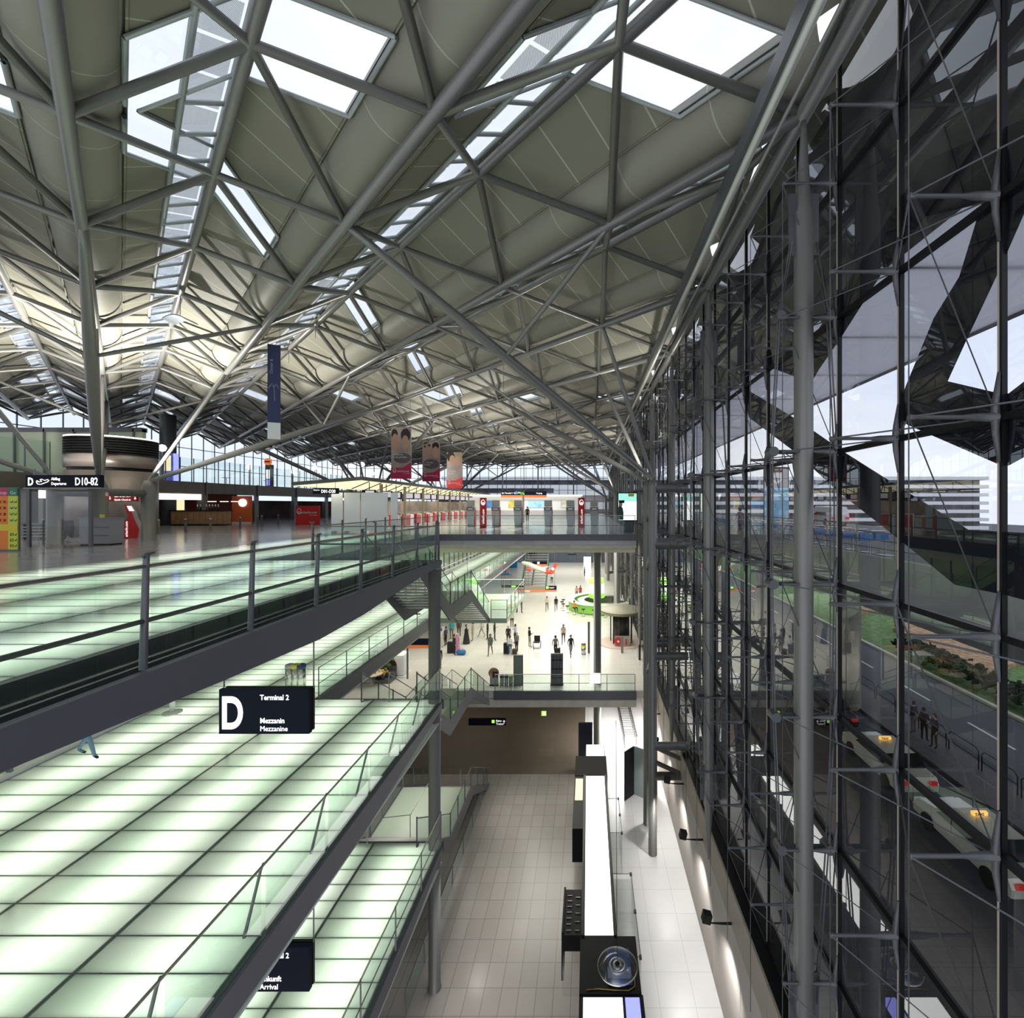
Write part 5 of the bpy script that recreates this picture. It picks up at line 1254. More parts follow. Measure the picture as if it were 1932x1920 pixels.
# panels behind: folding partition, navy wall, ladder-like frame
p_ = on(1180, 1505, ZT)
t = thing('folding_partition', 'black, white and wood coloured angled partition by the paired columns', 'partition', (p_.x, p_.y, ZT))
for k, (a_, b2_, m_) in enumerate((((-.05, -.3), (.55, .35), DARK), ((.55, .35), (1.25, -.15), mat('pale grey board', (.5, .55, .55), .4)), ((1.25, -.15), (1.42, -.2), DARK), ((1.42, -.2), (1.95, .3), WOOD))):
    b_ = B(); d_ = Vector((b2_[0] - a_[0], b2_[1] - a_[1])); n_ = Vector((-d_.y, d_.x)).normalized() * .06
    prism(b_, [a_, b2_, (b2_[0] + n_.x, b2_[1] + n_.y), (a_[0] + n_.x, a_[1] + n_.y)], 0, 2.9, 'z'); mesh_obj('leaf', b_, m_, t)
p_ = at(1107, 1380, 31.0)
tag(box_obj('navy_panel', p_.x - .55, p_.x + .38, 31.0, 31.12, ZT, -12.5, mat('navy board', (.012, .013, .03), .35)), 'tall navy board standing behind the far end of the display wall', 'panel')
t = thing('rolling_ladder', 'thin black wire frame rack lying like a ladder on the white floor at the back', 'rack', (2.6, 33.5, ZT))
b_ = B()
for x_ in (0, .9): tube(b_, [(x_, 0, .9), (x_ - .1, 6.5, .9)], .03, 5)
for x_ in (0, .9):
    for k in range(14): tube(b_, [(x_ - .007 * k, .5 * k, 0), (x_ - .007 * k, .5 * k, .9)], .016, 4)
mesh_obj('frame', b_, DARK, t)
for k in range(22): tube_obj('rung', [(-.005 * k, .3 * k, .9), (.9 - .005 * k, .3 * k, .9)], .018, DARK, t, 4)
# floor spots for the bin group on the left at the stair
for k, (px, c_) in enumerate(((547, (.5, .5, .5)), (558, (.75, .65, .1)), (569, (.03, .06, .18)))):
    t = thing('recycling_bin', 'round steel recycling bin on the mezzanine with a %s lid' % ('grey', 'yellow', 'dark blue')[k], 'bin', (at(px, 1290, 18.4).x, 18.4, ZM + 0), 0)
    lathe_obj('body', [(.16, 0), (.16, .72)], CHROME, t, 18); lathe_obj('lid', [(.17, .72), (.17, .84), (.12, .87), (.10, .80)], mat('bin lid %d' % k, c_, .4), t, 18)
t = thing('pole_stand', 'white pole on a round white foot standing on the mezzanine glass floor', 'stand', tuple(on(325, 1345, ZM)))
lathe_obj('foot', [(.28, 0), (.28, .04), (.06, .06)], WHITE, t, 24); lathe_obj('pole', [(.08, .05), (.08, 1.6)], WHITE, t, 14); box_obj('sign_plate', -.3, .3, -.02, .02, 1.6, 2.2, WHITE, t)

# ================================================================== ARRIVALS HALL
ar = thing('aircraft_model', 'large hanging model aeroplane, cream body with a red tail, over the arrivals hall', 'aircraft model', tuple(at(1020, 1073, 58)))
b_ = B(); tube(b_, [(-2.35, 0, .85), (-2.1, 0, .75), (-1.5, 0, .55), (-.4, 0, .12), (.4, 0, -.18), (.9, 0, -.38)], [.05, .22, .30, .30, .28, .2], 16); mesh_obj('fuselage', b_, mat('cream model paint', (.72, .66, .52), .35), ar)
MR = mat('bright red model paint', (.75, .07, .03), .35)
b_ = B(); tube(b_, [(.6, 0, -.27), (.95, 0, -.40), (1.5, 0, -.50), (1.75, 0, -.45)], [.30, .26, .14, .03], 14); mesh_obj('tail_cone', b_, MR, ar)
prism_obj('fin', [(1.0, -.35), (1.6, -.4), (2.15, .62), (1.95, .75), (1.75, .6)], -.04, .04, 'y', MR, ar)
b_ = B(); tube(b_, [(1.52, -.06, .0), (1.52, -.05, .0)], .2, 16); mesh_obj('logo', b_, WHITE, ar)
b_ = B(); prism(b_, [(-.6, -.2), (.3, -.3), (.9, -2.2), (.6, -2.2)], -.03, .03, 'z'); mesh_obj('wing', b_, MATS['cream model paint'], ar)
b_ = B(); prism(b_, [(-.6, .2), (.3, .3), (.9, 2.2), (.6, 2.2)], -.03, .03, 'z'); mesh_obj('wing', b_, MATS['cream model paint'], ar)
b_ = B(); tube(b_, [(-1.7, -.6, .05), (-1.1, -.6, -.1)], .17, 12); mesh_obj('engine', b_, MR, ar)
b_ = B(); prism(b_, [(1.0, -.1), (1.4, -.1), (1.75, -.9), (1.5, -.9)], -.42, -.39, 'z'); prism(b_, [(1.0, .1), (1.4, .1), (1.75, .9), (1.5, .9)], -.42, -.39, 'z'); mesh_obj('tailplane', b_, MR, ar)
for x_ in (-1.2, 1.0): tube_obj('wire', [(x_, 0, .3), (x_, 0, 4.4)], .012, DARK, ar, 4)
# double stair far back
fs_ = thing('far_staircase', 'distant straight staircase with green railings climbing away at the back of the arrivals hall', 'staircase', (on(1022, 1091, ZA).x, 66, ZA))
tr = None
for k in range(30):
    zz = .33 * (k + 1) if k < 15 else .33 * 15 + .33 * (k - 14); yy = .5 * k if k < 15 else 9.5 + .5 * (k - 15)
    if tr is None: tr = box_obj('tread', -1.7, 1.7, 0, .42, -.08, 0, MATS['ribbed stair tread'], fs_); tr.location = (0, 0, .33)
    else: link_copy(tr, fs_, (0, yy, zz))
for x_ in (-1.72, -.3, 1.72):
    b_ = B(); tube(b_, [(x_, 0, .1), (x_, 7.3, 4.9), (x_, 9.5, 4.9), (x_, 17, 9.9)], .1, 6); mesh_obj('stringer', b_, STEELD, fs_)
    if x_ != -.3:
        b_ = B(); tube(b_, [(x_, 0, 1.1), (x_, 7.3, 5.9), (x_, 9.5, 5.9), (x_, 17, 10.9)], .05, 6); mesh_obj('handrail', b_, mat('green painted rail', (.05, .25, .14), .4), fs_)
box_obj('landing', -1.7, 1.7, 7.2, 9.6, 4.8, 4.95, STEEL, fs_)
# hanging signs in the hall
for (xa, xb, ya, yb, Y_, lab, full) in ((988, 1050, 1105, 1116, 46, 'wide beige and orange hanging sign with a navy right end over the arrivals hall', 1), (946, 1000, 1104, 1111, 52, 'small navy hanging sign with a green symbol left of the wide beige sign', 0), (1004, 1032, 1059, 1067, 70, 'small navy and orange sign in front of the distant staircase', 0)):
    p0, p1 = at(xa, yb, Y_), at(xb, ya, Y_); w_ = p1.x - p0.x; h_ = p1.z - p0.z
    t = thing('hanging_sign', lab, 'sign', (p0.x, Y_, p0.z))
    if full:
        box_obj('panel', 0, w_ * .66, 0, .12, h_ * .35, h_, mat('taupe panel', (.33, .28, .22), .6), t); box_obj('navy_panel', w_ * .66, w_, 0, .12, h_ * .3, h_, NAVY, t); box_obj('orange_strip', 0, w_, -.01, .12, 0, h_ * .33, MATS['orange strip'], t)
        text_obj('lettering', 'Arkaden', .16, LETTER, t, (.1, -.02, .03)); text_obj('lettering', 'Ausgang Exit', .17, LETTER, t, (w_ * .78, -.012, h_ * .6), sx=.55); box_obj('symbol', w_ * .68, w_ * .76, -.01, 0, h_ * .5, h_ * .92, GREENLT, t)
    else:
        box_obj('panel', 0, w_, 0, .12, h_ * .35, h_, NAVY, t); box_obj('orange_strip', 0 if xa > 1000 else w_ * .62, w_, -.01, .12, 0, h_ * .36, MATS['orange strip'], t); box_obj('symbol', w_ * .35, w_ * .5, -.01, 0, h_ * .45, h_ * .9, GREENLT if xa < 1000 else LETTER, t)
    for x_ in (.2, w_ - .2): tube_obj('hanger_rod', [(x_, .06, h_), (x_, .06, -1.35 - p0.z)], .015, STEEL, t, 4)
# green lantern
t = thing('green_lantern', 'big round glowing green lantern hanging beyond the folding stairs', 'lamp', tuple(at(882, 1106, 44)))
lathe_obj('shade', [(.75, -.55), (.78, -.05)], GREENL, t, 28); lathe_obj('upper_shade', [(.78, 0), (.75, .5)], GREENL, t, 28); tube_obj('hanger', [(0, 0, .5), (0, 0, 4.2)], .02, STEEL, t, 5)
# bar
bc = Vector((1.6, 56.0, ZA))
t = thing('round_bar', 'round green glowing bar counter in the arrivals hall', 'bar', tuple(bc))
def arc(r0, r1, z0_, z1_, a0, a1, m_, nm, n=28):
    b_ = B(); P_ = [(r1 * math.cos(a0 + (a1 - a0) * k / n), r1 * math.sin(a0 + (a1 - a0) * k / n)) for k in range(n + 1)] + [(r0 * math.cos(a1 - (a1 - a0) * k / n), r0 * math.sin(a1 - (a1 - a0) * k / n)) for k in range(n + 1)]
    a_ = [b_.verts.new((u, v, z0_)) for u, v in P_]; c_ = [b_.verts.new((u, v, z1_)) for u, v in P_]; N_ = len(P_)
    for k in range(n):
        for L_, fl in ((a_, 1), (c_, 0)):
            q_ = (L_[k], L_[k + 1], L_[N_ - 2 - k], L_[N_ - 1 - k]); b_.faces.new(q_ if fl else q_[::-1])
    for k in range(N_): b_.faces.new((a_[k], c_[k], c_[(k + 1) % N_], a_[(k + 1) % N_]))
    bmesh.ops.recalc_face_normals(b_, faces=b_.faces); return mesh_obj(nm, b_, m_, t)
arc(3.7, 3.95, .1, 1.05, math.pi * .62, math.pi * 2.2, GREENP, 'front'); arc(3.3, 4.2, 1.05, 1.12, math.pi * .62, math.pi * 2.2, mat('pale counter top', (.62, .66, .55), .3), 'top')
arc(2.2, 2.8, 0, .95, math.pi * .3, math.pi * 1.9, mat('bar cabinets', (.16, .15, .12), .4), 'inner_counter'); arc(2.1, 2.9, .95, 1.0, math.pi * .3, math.pi * 1.9, CHROME, 'inner_top')
lathe_obj('lamp_core', [(.95, 1.2), (.95, 1.75)], mat('green band', (.25, .8, .05), .5, 0, (.3, 1, .1), .9), t, 24, (-.6, .4, 0)); lathe_obj('lamp_drum', [(.9, 1.75), (.9, 2.9)], mat('white green glow', (.9, 1, .8), .5, 0, (.85, 1, .7), 1.3), t, 24, (-.6, .4, 0)); lathe_obj('lamp_cap', [(.92, 2.9), (.85, 3.5), (.001, 3.55)], GREENL, t, 24, (-.6, .4, 0)); lathe_obj('core_column', [(.5, 0), (.5, 1.2)], CHROME, t, 16, (-.6, .4, 0))
bt = None
for k in range(8):
    a_ = math.radians(168 + 15 * k); lab = 'black bar stool at the green bar, %s from the left' % ORD[k]; loc = (bc.x + 4.75 * math.cos(a_), bc.y + 4.75 * math.sin(a_), ZA)
    if bt is None:
        bt = thing('bar_stool', lab, 'stool', loc, 0, 'bar stools round the green bar'); lathe_obj('seat', [(.2, .74), (.22, .78), (.2, .82)], BLACK, bt, 16); lathe_obj('stem', [(.2, 0), (.03, .03), (.03, .74)], CHROME, bt, 12)
    else: tree_copy(bt, loc, lab)
# round kiosk with saucer roof
p_ = on(1172, 1212, ZA)
t = thing('round_kiosk', 'round brown glazed kiosk with a wide saucer roof and a red hose reel', 'kiosk', (p_.x, p_.y, ZA))
lathe_obj('roof', [(.6, 2.55), (1.7, 2.7), (2.0, 3.0), (1.9, 3.05), (.5, 3.2), (.001, 3.22)], mat('olive sheet roof', (.28, .27, .2), .45, .4), t, 40)
lathe_obj('core', [(.75, .05), (.75, 2.6)], BRONZE, t, 16); lathe_obj('plinth', [(2.0, 0), (2.0, .06), (1.95, .08)], mat('pinkish floor disc', (.65, .5, .42), .5), t, 40)
for a_ in (.4, 1.2, 1.9, 2.75, 3.9, 4.5, 5.3, 5.8): tube_obj('post', [(1.0 * math.cos(a_), 1.0 * math.sin(a_), .05), (1.0 * math.cos(a_), 1.0 * math.sin(a_), 2.65)], .05, BRONZE, t, 6)
box_obj('service_box', -.65, .65, -1.35, -1.15, .1, .95, mat('steel box', (.35, .35, .33), .4, .5), t); b_ = B(); tube(b_, [(-.35, -1.42, .52), (-.35, -1.36, .52)], .33, 20); mesh_obj('hose_reel', b_, RED, t); b_ = B(); tube(b_, [(-.35, -1.44, .52), (-.35, -1.41, .52)], .1, 12); mesh_obj('reel_hub', b_, WHITE, t); box_obj('extinguisher', .28, .42, -1.42, -1.32, .25, .7, RED, t)
def simple_post(px, py, h, w_, m_, lab, z=ZA, nm='post'):
    p = on(px, py, z); return tag(box_obj(nm, p.x - w_ / 2, p.x + w_ / 2, p.y, p.y + w_ * .6, z, z + h, m_, None, .01), lab, 'post')
simple_post(1174, 1232, 1.35, .2, STEEL, 'short grey post in front of the round kiosk')
simple_post(1111, 1232, 2.6, .2, STEELD, 'tall dark information pillar left of the round column', ZA, 'pillar')
simple_post(1207, 1245, 1.2, .18, BRONZE, 'short brown post at the right of the arrivals floor')
t = thing('litter_bin', 'round steel litter bin with a yellow collar on the arrivals floor', 'bin', tuple(on(1101, 1234, ZA)))
lathe_obj('body', [(.2, 0), (.2, .62)], CHROME, t, 18); lathe_obj('collar', [(.205, .62), (.205, .78)], YELLOW, t, 18); lathe_obj('lid', [(.2, .78), (.18, .9), (.1, .92)], STEELD, t, 18)
# blue machine and vending
p_ = on(968, 1071, ZA); tag(box_obj('blue_machine', p_.x - .75, p_.x + .75, p_.y, p_.y + .8, ZA, ZA + 2.2, mat('cyan blue cabinet', (.01, .22, .48), .4), None, .05), 'bright blue machine in the distance on the arrivals floor', 'machine')
p_ = on(953, 1071, ZA); tag(box_obj('grey_cabinet', p_.x - .5, p_.x + .5, p_.y, p_.y + .8, ZA, ZA + 2.1, BRONZE, None, .03), 'brown cabinet left of the blue machine', 'cabinet')
p_ = on(1108, 1072, ZA); tag(box_obj('lit_cabinet', p_.x - .7, p_.x + .7, p_.y, p_.y + .5, ZA, ZA + 2.2, WHITEG, None, .03), 'glowing cream display by the far columns', 'display')
p_ = on(955, 1105, ZA)
t = thing('toy_ride', 'small colourful model figure on a stand with thin legs in the arrivals hall', 'display', tuple(p_))
for x_ in (-.7, .7): box_obj('leg', x_ - .03, x_ + .03, 0, .06, 0, 1.6, STEEL, t)
box_obj('shelf', -.8, .8, -.3, .4, 1.6, 1.75, mat('olive shelf', (.3, .3, .2), .5), t)
b_ = B(); tube(b_, [(-.5, 0, 1.95), (.5, 0, 1.95)], [.2, .22], 10); mesh_obj('toy_body', b_, mat('toy blue', (.05, .25, .6), .4), t); b_ = B(); tube(b_, [(0, 0, 2.05), (-.1, 0, 2.6)], [.2, .1], 10); mesh_obj('toy_figure', b_, mat('toy pink', (.7, .1, .3), .4), t)
# objects right behind the lower balcony
p_ = on(977.5, 1301, ZA); Yb = 32.0
def at_b(px): return (px - CX) / FPX * Yb
t = thing('glass_pillar', 'tall green tinted glass panel cabinet behind the lower balcony railing', 'cabinet', (at_b(977.5), Yb, ZA)); box_obj('frame', -.32, .32, 0, .2, 0, 2.05, STEELD, t); box_obj('panel', -.27, .27, -.01, 0, .05, 2.0, mat('sage glass', (.22, .27, .22), .2), t)
t = thing('leaflet_tower', 'dark slatted leaflet tower behind the lower balcony railing', 'rack', (at_b(1050.5), Yb, ZA)); box_obj('back', -.42, .42, .1, .2, .05, 2.15, STEELD, t); box_obj('foot', -.45, .45, -.05, .3, 0, .05, DARK, t)
for k in range(4): box_obj('slat', -.40 + .22 * k, -.27 + .22 * k, 0, .1, .1, 2.1, mat('slate slat', (.09, .10, .10), .4), t)
for k in range(3): box_obj('cross_bar', -.40, .40, -.02, 0, .5 + .6 * k, .55 + .6 * k, DARK, t)
for k, (px, c_) in enumerate(((947, (.04, .06, .10)), (955.5, (.04, .06, .10)), (964, (.45, .45, .08)))):
    t = thing('recycling_bin', ('left', 'middle', 'right')[k] + ' of the three round bins behind the lower balcony, with a ' + ('navy', 'navy', 'yellow')[k] + ' lid', 'bin', (at_b(px), Yb, ZA))
    lathe_obj('body', [(.14, 0), (.14, .55)], mat('clear bin grey', (.4, .42, .38), .3, .3), t, 18); lathe_obj('lid', [(.15, .55), (.15, .68), (.1, .7)], mat('hall bin lid %d' % (k > 1), c_, .4), t, 18)
t = thing('ice_cream_sign', 'pavement sign shaped like a big round ice cream face behind the balcony railing', 'sign', (at_b(932), Yb, ZA))
box_obj('board', -.28, .3, 0, .05, .05, .6, mat('grey blue board', (.35, .4, .42), .5), t); b_ = B(); tube(b_, [(-.02, -.01, .85), (-.02, .05, .85)], .36, 24); mesh_obj('round_print', b_, mat('caramel print', (.45, .27, .17), .5, 0, noise=.5, nscale=3), t); box_obj('foot', -.3, .32, -.1, .15, 0, .05, DARK, t); box_obj('dark_print', -.1, .3, -.03, -.01, .55, .95, mat('dark print', (.06, .02, .02), .5), t)
t = thing('white_lamp', 'white square lamp shade on the lower balcony railing in front of the round column', 'lamp', (at_b(1122.5), 31.1, ZA)); box_obj('shade', -.36, .36, -.2, .2, .55, 1.1, mat('lit shade', (.9, .9, .85), .5, 0, (1, 1, .92), .85), t, .02); tube_obj('stem', [(0, 0, 0), (0, 0, .55)], .02, STEEL, t, 6)
# flower stall and bakery seen under the mezzanine
fl = thing('flower_stall', 'stall of mixed cut flowers in pots at the foot of the mezzanine', 'flower stall', (-15.3, 32.3, ZA))
for k in range(3): box_obj('step', -1.6, 1.6, .5 * k, .5 * k + .5, 0, .25 + .3 * k, STEELD, fl)
for k in range(10):
    x_ = -1.4 + .6 * (k % 5) + .1 * random.random(); y_ = .25 + .8 * (k // 5); z_ = .25 + .5 * (k // 5)
    fp = thing('flower_pot', 'small pot of bright cut flowers standing on the flower stall', 'flowers', (fl.location.x + x_, fl.location.y + y_, ZA + z_), 0, 'pots of flowers on the stall')
    lathe_obj('pot', [(.1, 0), (.14, .3)], mat('pot %d' % (k % 2), ((.1, .1, .1), (.1, .25, .06))[k % 2], .5), fp, 12)
    b_ = B()
    for q in range(26):
        c_ = Vector((random.gauss(0, .16), random.gauss(0, .16), .5 + random.gauss(0, .12))); v = [b_.verts.new(c_ + Vector((random.uniform(-1, 1), random.uniform(-1, 1), random.uniform(-1, 1))) * .09) for _ in range(6)]; bmesh.ops.convex_hull(b_, input=v)
    mesh_obj('blossoms', b_, mat('blossom %d' % (k % 4), ((.6, .45, .04), (.10, .22, .05), (.5, .5, .35), (.55, .12, .08))[k % 4], .7), fp)
bk = thing('round_oven_stand', 'white rounded stand with a dark wheel shaped opening under the mezzanine', 'stand', (on(738, 1278, ZA).x, on(738, 1278, ZA).y, ZA))
box_obj('body', -.7, .9, 0, 1.2, .1, 1.6, WHITE, bk, .25); b_ = B(); tube(b_, [(-.15, -.03, .85), (-.15, .02, .85)], .55, 28); mesh_obj('opening', b_, mat('dark chocolate', (.05, .02, .012), .5), bk); b_ = B(); tube(b_, [(-.15, -.06, .85), (-.15, -.02, .85)], .2, 18); mesh_obj('wheel_hub', b_, mat('caramel print', (.45, .27, .17), .5), bk); box_obj('plinth', -.8, 1.0, -.1, 1.3, 0, .1, WHITE, bk)
for k, (px, py, l_) in enumerate(((700, 1290, 'low round table with papers before the white stand'), (715, 1262, 'small table with sweets left of the white stand'))):
    t = thing('display_table', l_, 'table', tuple(on(px, py, ZA))); lathe_obj('top', [(.8, .7), (.8, .76)], mat('cream table', (.6, .52, .42), .5), t, 24); lathe_obj('leg', [(.35, 0), (.06, .04), (.06, .7)], WOOD, t, 12)
p0, p1 = at(763, 1222, 30.5), at(810, 1205, 30.5)
t = thing('fascia_sign', 'navy and orange shop sign strip below the mezzanine beam', 'sign', (at(765, 1214, 33).x, 33, at(765, 1214, 33).z - .45)); 
box_obj('navy_strip', 0, 2.2, 0, .15, .35, .8, NAVY, t); box_obj('orange_strip', -.2, 2.2, -.01, .15, .12, .35, MATS['orange strip'], t); box_obj('post', .0, .1, .2, .3, ZA - t.location.z, .1, STEELD, t); box_obj('post', 2.0, 2.1, .2, .3, ZA - t.location.z, .1, STEELD, t)

# spotlight on arm at the far left railing
t = thing('arm_spotlight', 'small black spotlight on an arm over the recessed mezzanine railing', 'spotlight', tuple(at(767, 1158, 25.0)))
box_obj('head', -.16, .12, -.1, .1, -.12, .12, DARK, t); tube_obj('arm', [(.1, 0, 0), (.75, 0, .0)], .03, DARK, t, 6)

# ================================================================== PEOPLE
def person(px, py, z, h, pose, top, bottom, lab, face=0.0, hair=HAIR, extra=None, loc=None, skirt=False):
    """one continuous skinned body; materials split it into clothes and skin"""
    p = loc if loc is not None else on(px, py, z)
    s = h / 1.75
    J = {'pel': (0, 0, .95), 'wai': (0, .0, 1.12), 'che': (0, -.01, 1.34), 'nek': (0, 0, 1.48), 'hed': (0, .02, 1.60), 'crn': (0, .01, 1.70)}
    st = {'stand': (0, 0), 'talk': (.06, -.03), 'walk': (.30, -.30), 'sit': (0, 0)}[pose]
    for sd, k in ((1, 'l'), (-1, 'r')):
        f = st[0] if sd > 0 else st[1]
        if pose == 'sit':
            J['hip' + k] = (sd * .1, .02, .93); J['kne' + k] = (sd * .14, .42, .90 if sd > 0 else .84); J['ank' + k] = (sd * .12, .44, .44 if sd > 0 else .36); J['toe' + k] = (sd * .12, .58, .38 if sd > 0 else .30)
        else:
            J['hip' + k] = (sd * .095, 0, .90); J['kne' + k] = (sd * .10, f * .55 + .02, .50); J['ank' + k] = (sd * .10, f - (.06 if f < -.1 else 0), .10 if f > -.1 else .16); J['toe' + k] = (sd * .12, f + .13, .04 if f > -.1 else .06)
        J['sho' + k] = (sd * .17, 0, 1.42)
        if pose == 'walk': J['elb' + k] = (sd * .205, -f * .4, 1.16); J['wri' + k] = (sd * .20, -f * .6 + .08, .93)
        elif pose == 'talk' and sd > 0: J['elb' + k] = (sd * .23, .02, 1.15); J['wri' + k] = (sd * .14, .22, 1.20)
        elif pose == 'sit': J['elb' + k] = (sd * .24, .1, 1.17); J['wri' + k] = (sd * .16, .32, 1.12)
        else: J['elb' + k] = (sd * .205, -.02, 1.15); J['wri' + k] = (sd * .195, .04, .90)
        w = Vector(J['wri' + k]); e = Vector(J['elb' + k]); d_ = (w - e).normalized(); J['han' + k] = tuple(w + d_ * .09); J['thu' + k] = tuple(w + d_ * .05 + Vector((-sd * .045, .02, 0))); J['fin' + k] = tuple(w + d_ * .16 + Vector((0, .02, 0)))
    R = {'pel': (.15, .11), 'wai': (.13, .095), 'che': (.165, .11), 'nek': .05, 'hed': (.075, .09), 'crn': (.065, .075), 'hip': .088, 'kne': .058, 'ank': .042, 'toe': .035, 'sho': .06, 'elb': .042, 'wri': .028, 'han': .034, 'thu': .013, 'fin': .018}
    ed = [('pel', 'wai'), ('wai', 'che'), ('che', 'nek'), ('nek', 'hed'), ('hed', 'crn')]
    for k in 'lr': ed += [('pel', 'hip' + k), ('hip' + k, 'kne' + k), ('kne' + k, 'ank' + k), ('ank' + k, 'toe' + k), ('che', 'sho' + k), ('sho' + k, 'elb' + k), ('elb' + k, 'wri' + k), ('wri' + k, 'han' + k), ('han' + k, 'fin' + k), ('wri' + k, 'thu' + k)]
    nm_ = list(J); me = D.meshes.new('tmp'); me.from_pydata([Vector(J[n]) * s for n in nm_], [(nm_.index(a), nm_.index(b)) for a, b in ed], [])
    o = D.objects.new('tmp', me); COL.objects.link(o); md = o.modifiers.new('s', 'SKIN'); md.use_smooth_shade = True
    for i, n in enumerate(nm_):
        r_ = R.get(n) or R[n[:3]]; r_ = r_ if isinstance(r_, tuple) else (r_, r_); sv = me.skin_vertices[0].data[i]; sv.radius = (r_[0] * s, r_[1] * s); sv.use_root = (n == 'pel')
    sb = o.modifiers.new('u', 'SUBSURF'); sb.levels = 1; sb.render_levels = 1
    dg = bpy.context.evaluated_depsgraph_get(); dg.update(); ev = o.evaluated_get(dg); nm = D.meshes.new_from_object(ev)
    D.objects.remove(o); D.meshes.remove(me)
    nm.materials.clear()
    for m_ in (SKIN, top, bottom, DARK): nm.materials.append(m_)
    for f in nm.polygons:
        c = f.center / s; side = abs(c.x) > .165
        f.use_smooth = True
        if c.z > 1.475: mi = 0
        elif pose == 'sit' and c.z < .99 and (c.y > .1 or c.z < .9): mi = 2 if c.z > .47 or c.y < .4 else 3
        elif c.z < .10 and pose != 'sit': mi = 3
        elif c.z < 1.0 and not side: mi = 2
        elif (side or c.y > .17) and c.z < (.93 if pose != 'talk' else 1.3) and (c.z < .93 or c.y > .17): mi = 0
        else: mi = 1
        f.material_index = mi
    t = D.objects.new('person', nm); nm.name = 'person'; COL.objects.link(t); t.location = p; t.rotation_euler = (0, 0, face); tag(t, lab, 'person')
    b_ = B(); lathe(b_, [(.098, -.09), (.105, .0), (.088, .06), (.05, .095), (.001, .105)], 14)
    for v in b_.verts:
        if v.co.y > .02 and v.co.z < .04: v.co.y = .03
    for v in b_.verts: v.co *= s
    mesh_obj('hair', b_, hair, t, True, (0, -.012 * s, 1.655 * s))
    b_ = B()
    for sx in (-1, 1): box(b_, sx * .032 - .012, sx * .032 + .012, .088, .1, .0, .014)
    box(b_, -.022, .022, .09, .098, -.062, -.05); tube(b_, [(0, .09, .0), (0, .118, -.028)], [.008, .014], 5)
    for v in b_.verts: v.co *= s
    mesh_obj('face', b_, mat('face features', (.20, .09, .07), .6), t, False, (0, 0, 1.615 * s))
    if skirt:
        b_ = B(); lathe(b_, [(.32, .06), (.24, .6), (.16, 1.08), (.17, 1.3)], 20); [setattr(v, 'co', v.co * s) for v in b_.verts]; mesh_obj('long_dress', b_, bottom, t, True)
    return t
def cl(n, c): return mat('cloth ' + n, c, .85)
BK = cl('black', (.012, .012, .014)); GY = cl('grey', (.14, .135, .13)); CRM = cl('cream', (.55, .5, .42)); KH = cl('khaki', (.33, .28, .2)); NV = cl('navy', (.03, .04, .09)); JN = cl('jeans', (.04, .07, .14)); WT = cl('white', (.72, .72, .72)); PK = cl('pink', (.5, .2, .36)); TQ = cl('teal', (.02, .3, .32)); OG = cl('coral', (.75, .2, .08)); DB = cl('brown', (.07, .045, .035)); RD = cl('red', (.6, .03, .04)); PB = cl('pale blue', (.3, .42, .58))
GH = mat('grey hair', (.35, .33, .3), .7)
P = math.pi
person(976, 1155, ZA, 1.75, 'talk', BK, BK, 'man in a dark suit facing a companion beyond the mezzanine landing', P * .5)
person(984, 1156, ZA, 1.75, 'stand', NV, NV, 'person in a navy coat standing with the man in the dark suit', -P * .5)
person(1032, 1152, ZA, 1.7, 'walk', CRM, GY, 'person in a pale shirt and grey trousers walking alone across the hall', P)
person(1049, 1153, ZA, 1.72, 'walk', BK, GY, 'walker in a black jacket just left of the bar stools', P)
person(966, 1184, ZA, 1.72, 'stand', CRM, DB, 'person in brown trousers and pale top below the mezzanine landing corner', .3)
person(1103, 1088, ZA, 1.75, 'stand', TQ, BK, 'person in a teal shirt and black trousers near the far columns', 1.2)
person(1041, 1100, ZA, 1.7, 'stand', WT, BK, 'person in a white top and black trousers under the aeroplane model tail', 0)
person(857, 1236, ZA, 1.75, 'stand', BK, BK, 'man in black standing beside a lady in a pink dress', -P * .3)
person(862, 1230, ZA, 1.6, 'stand', PK, PK, 'lady in a long pink dress with a white headscarf', P, WT, skirt=True)
person(841, 1218, ZA, 1.7, 'stand', NV, BK, 'person in a navy top at the left of the waiting group', P * .4)
person(836, 1211, ZA, 1.7, 'talk', WT, GY, 'person in a white shirt and grey trousers in the waiting group', -.5, GH)
person(832, 1222, ZA, 1.7, 'stand', CRM, CRM, 'person dressed in cream partly behind the tall column', 0)
person(852, 1205, ZA, 1.72, 'stand', TQ, GY, 'person in a turquoise top at the back of the waiting group', .4)
person(866, 1201, ZA, 1.75, 'stand', DB, DB, 'person in a dark brown coat behind the pink dress', .2)
person(880, 1214, ZA, 1.72, 'talk', BK, BK, 'person in black robes with a pink bag right of the pink dress', -P * .4, skirt=True)
person(892, 1209, ZA, 1.75, 'stand', KH, KH, 'person in khaki beside the person in black robes', P * .5)
person(909, 1201, ZA, 1.72, 'walk', CRM, KH, 'person in a beige jacket walking behind the group', P * .5)
person(920, 1206, ZA, 1.75, 'stand', BK, BK, 'left of two people in black talking in the middle of the hall', P * .5, GH)
person(933, 1208, ZA, 1.78, 'talk', BK, NV, 'right of two people in black talking in the middle of the hall', -P * .5)
person(925, 1236, ZA, 1.75, 'walk', GY, GY, 'walker in grey with a brown bag coming towards the balcony', P)
person(959, 1216, ZA, 1.7, 'stand', BK, BK, 'grey haired person in black at the back of the group of four', 0, GH)
person(972, 1213, ZA, 1.72, 'talk', PB, BK, 'person with pale blue sleeves at the back right of the group of four', P * .4)
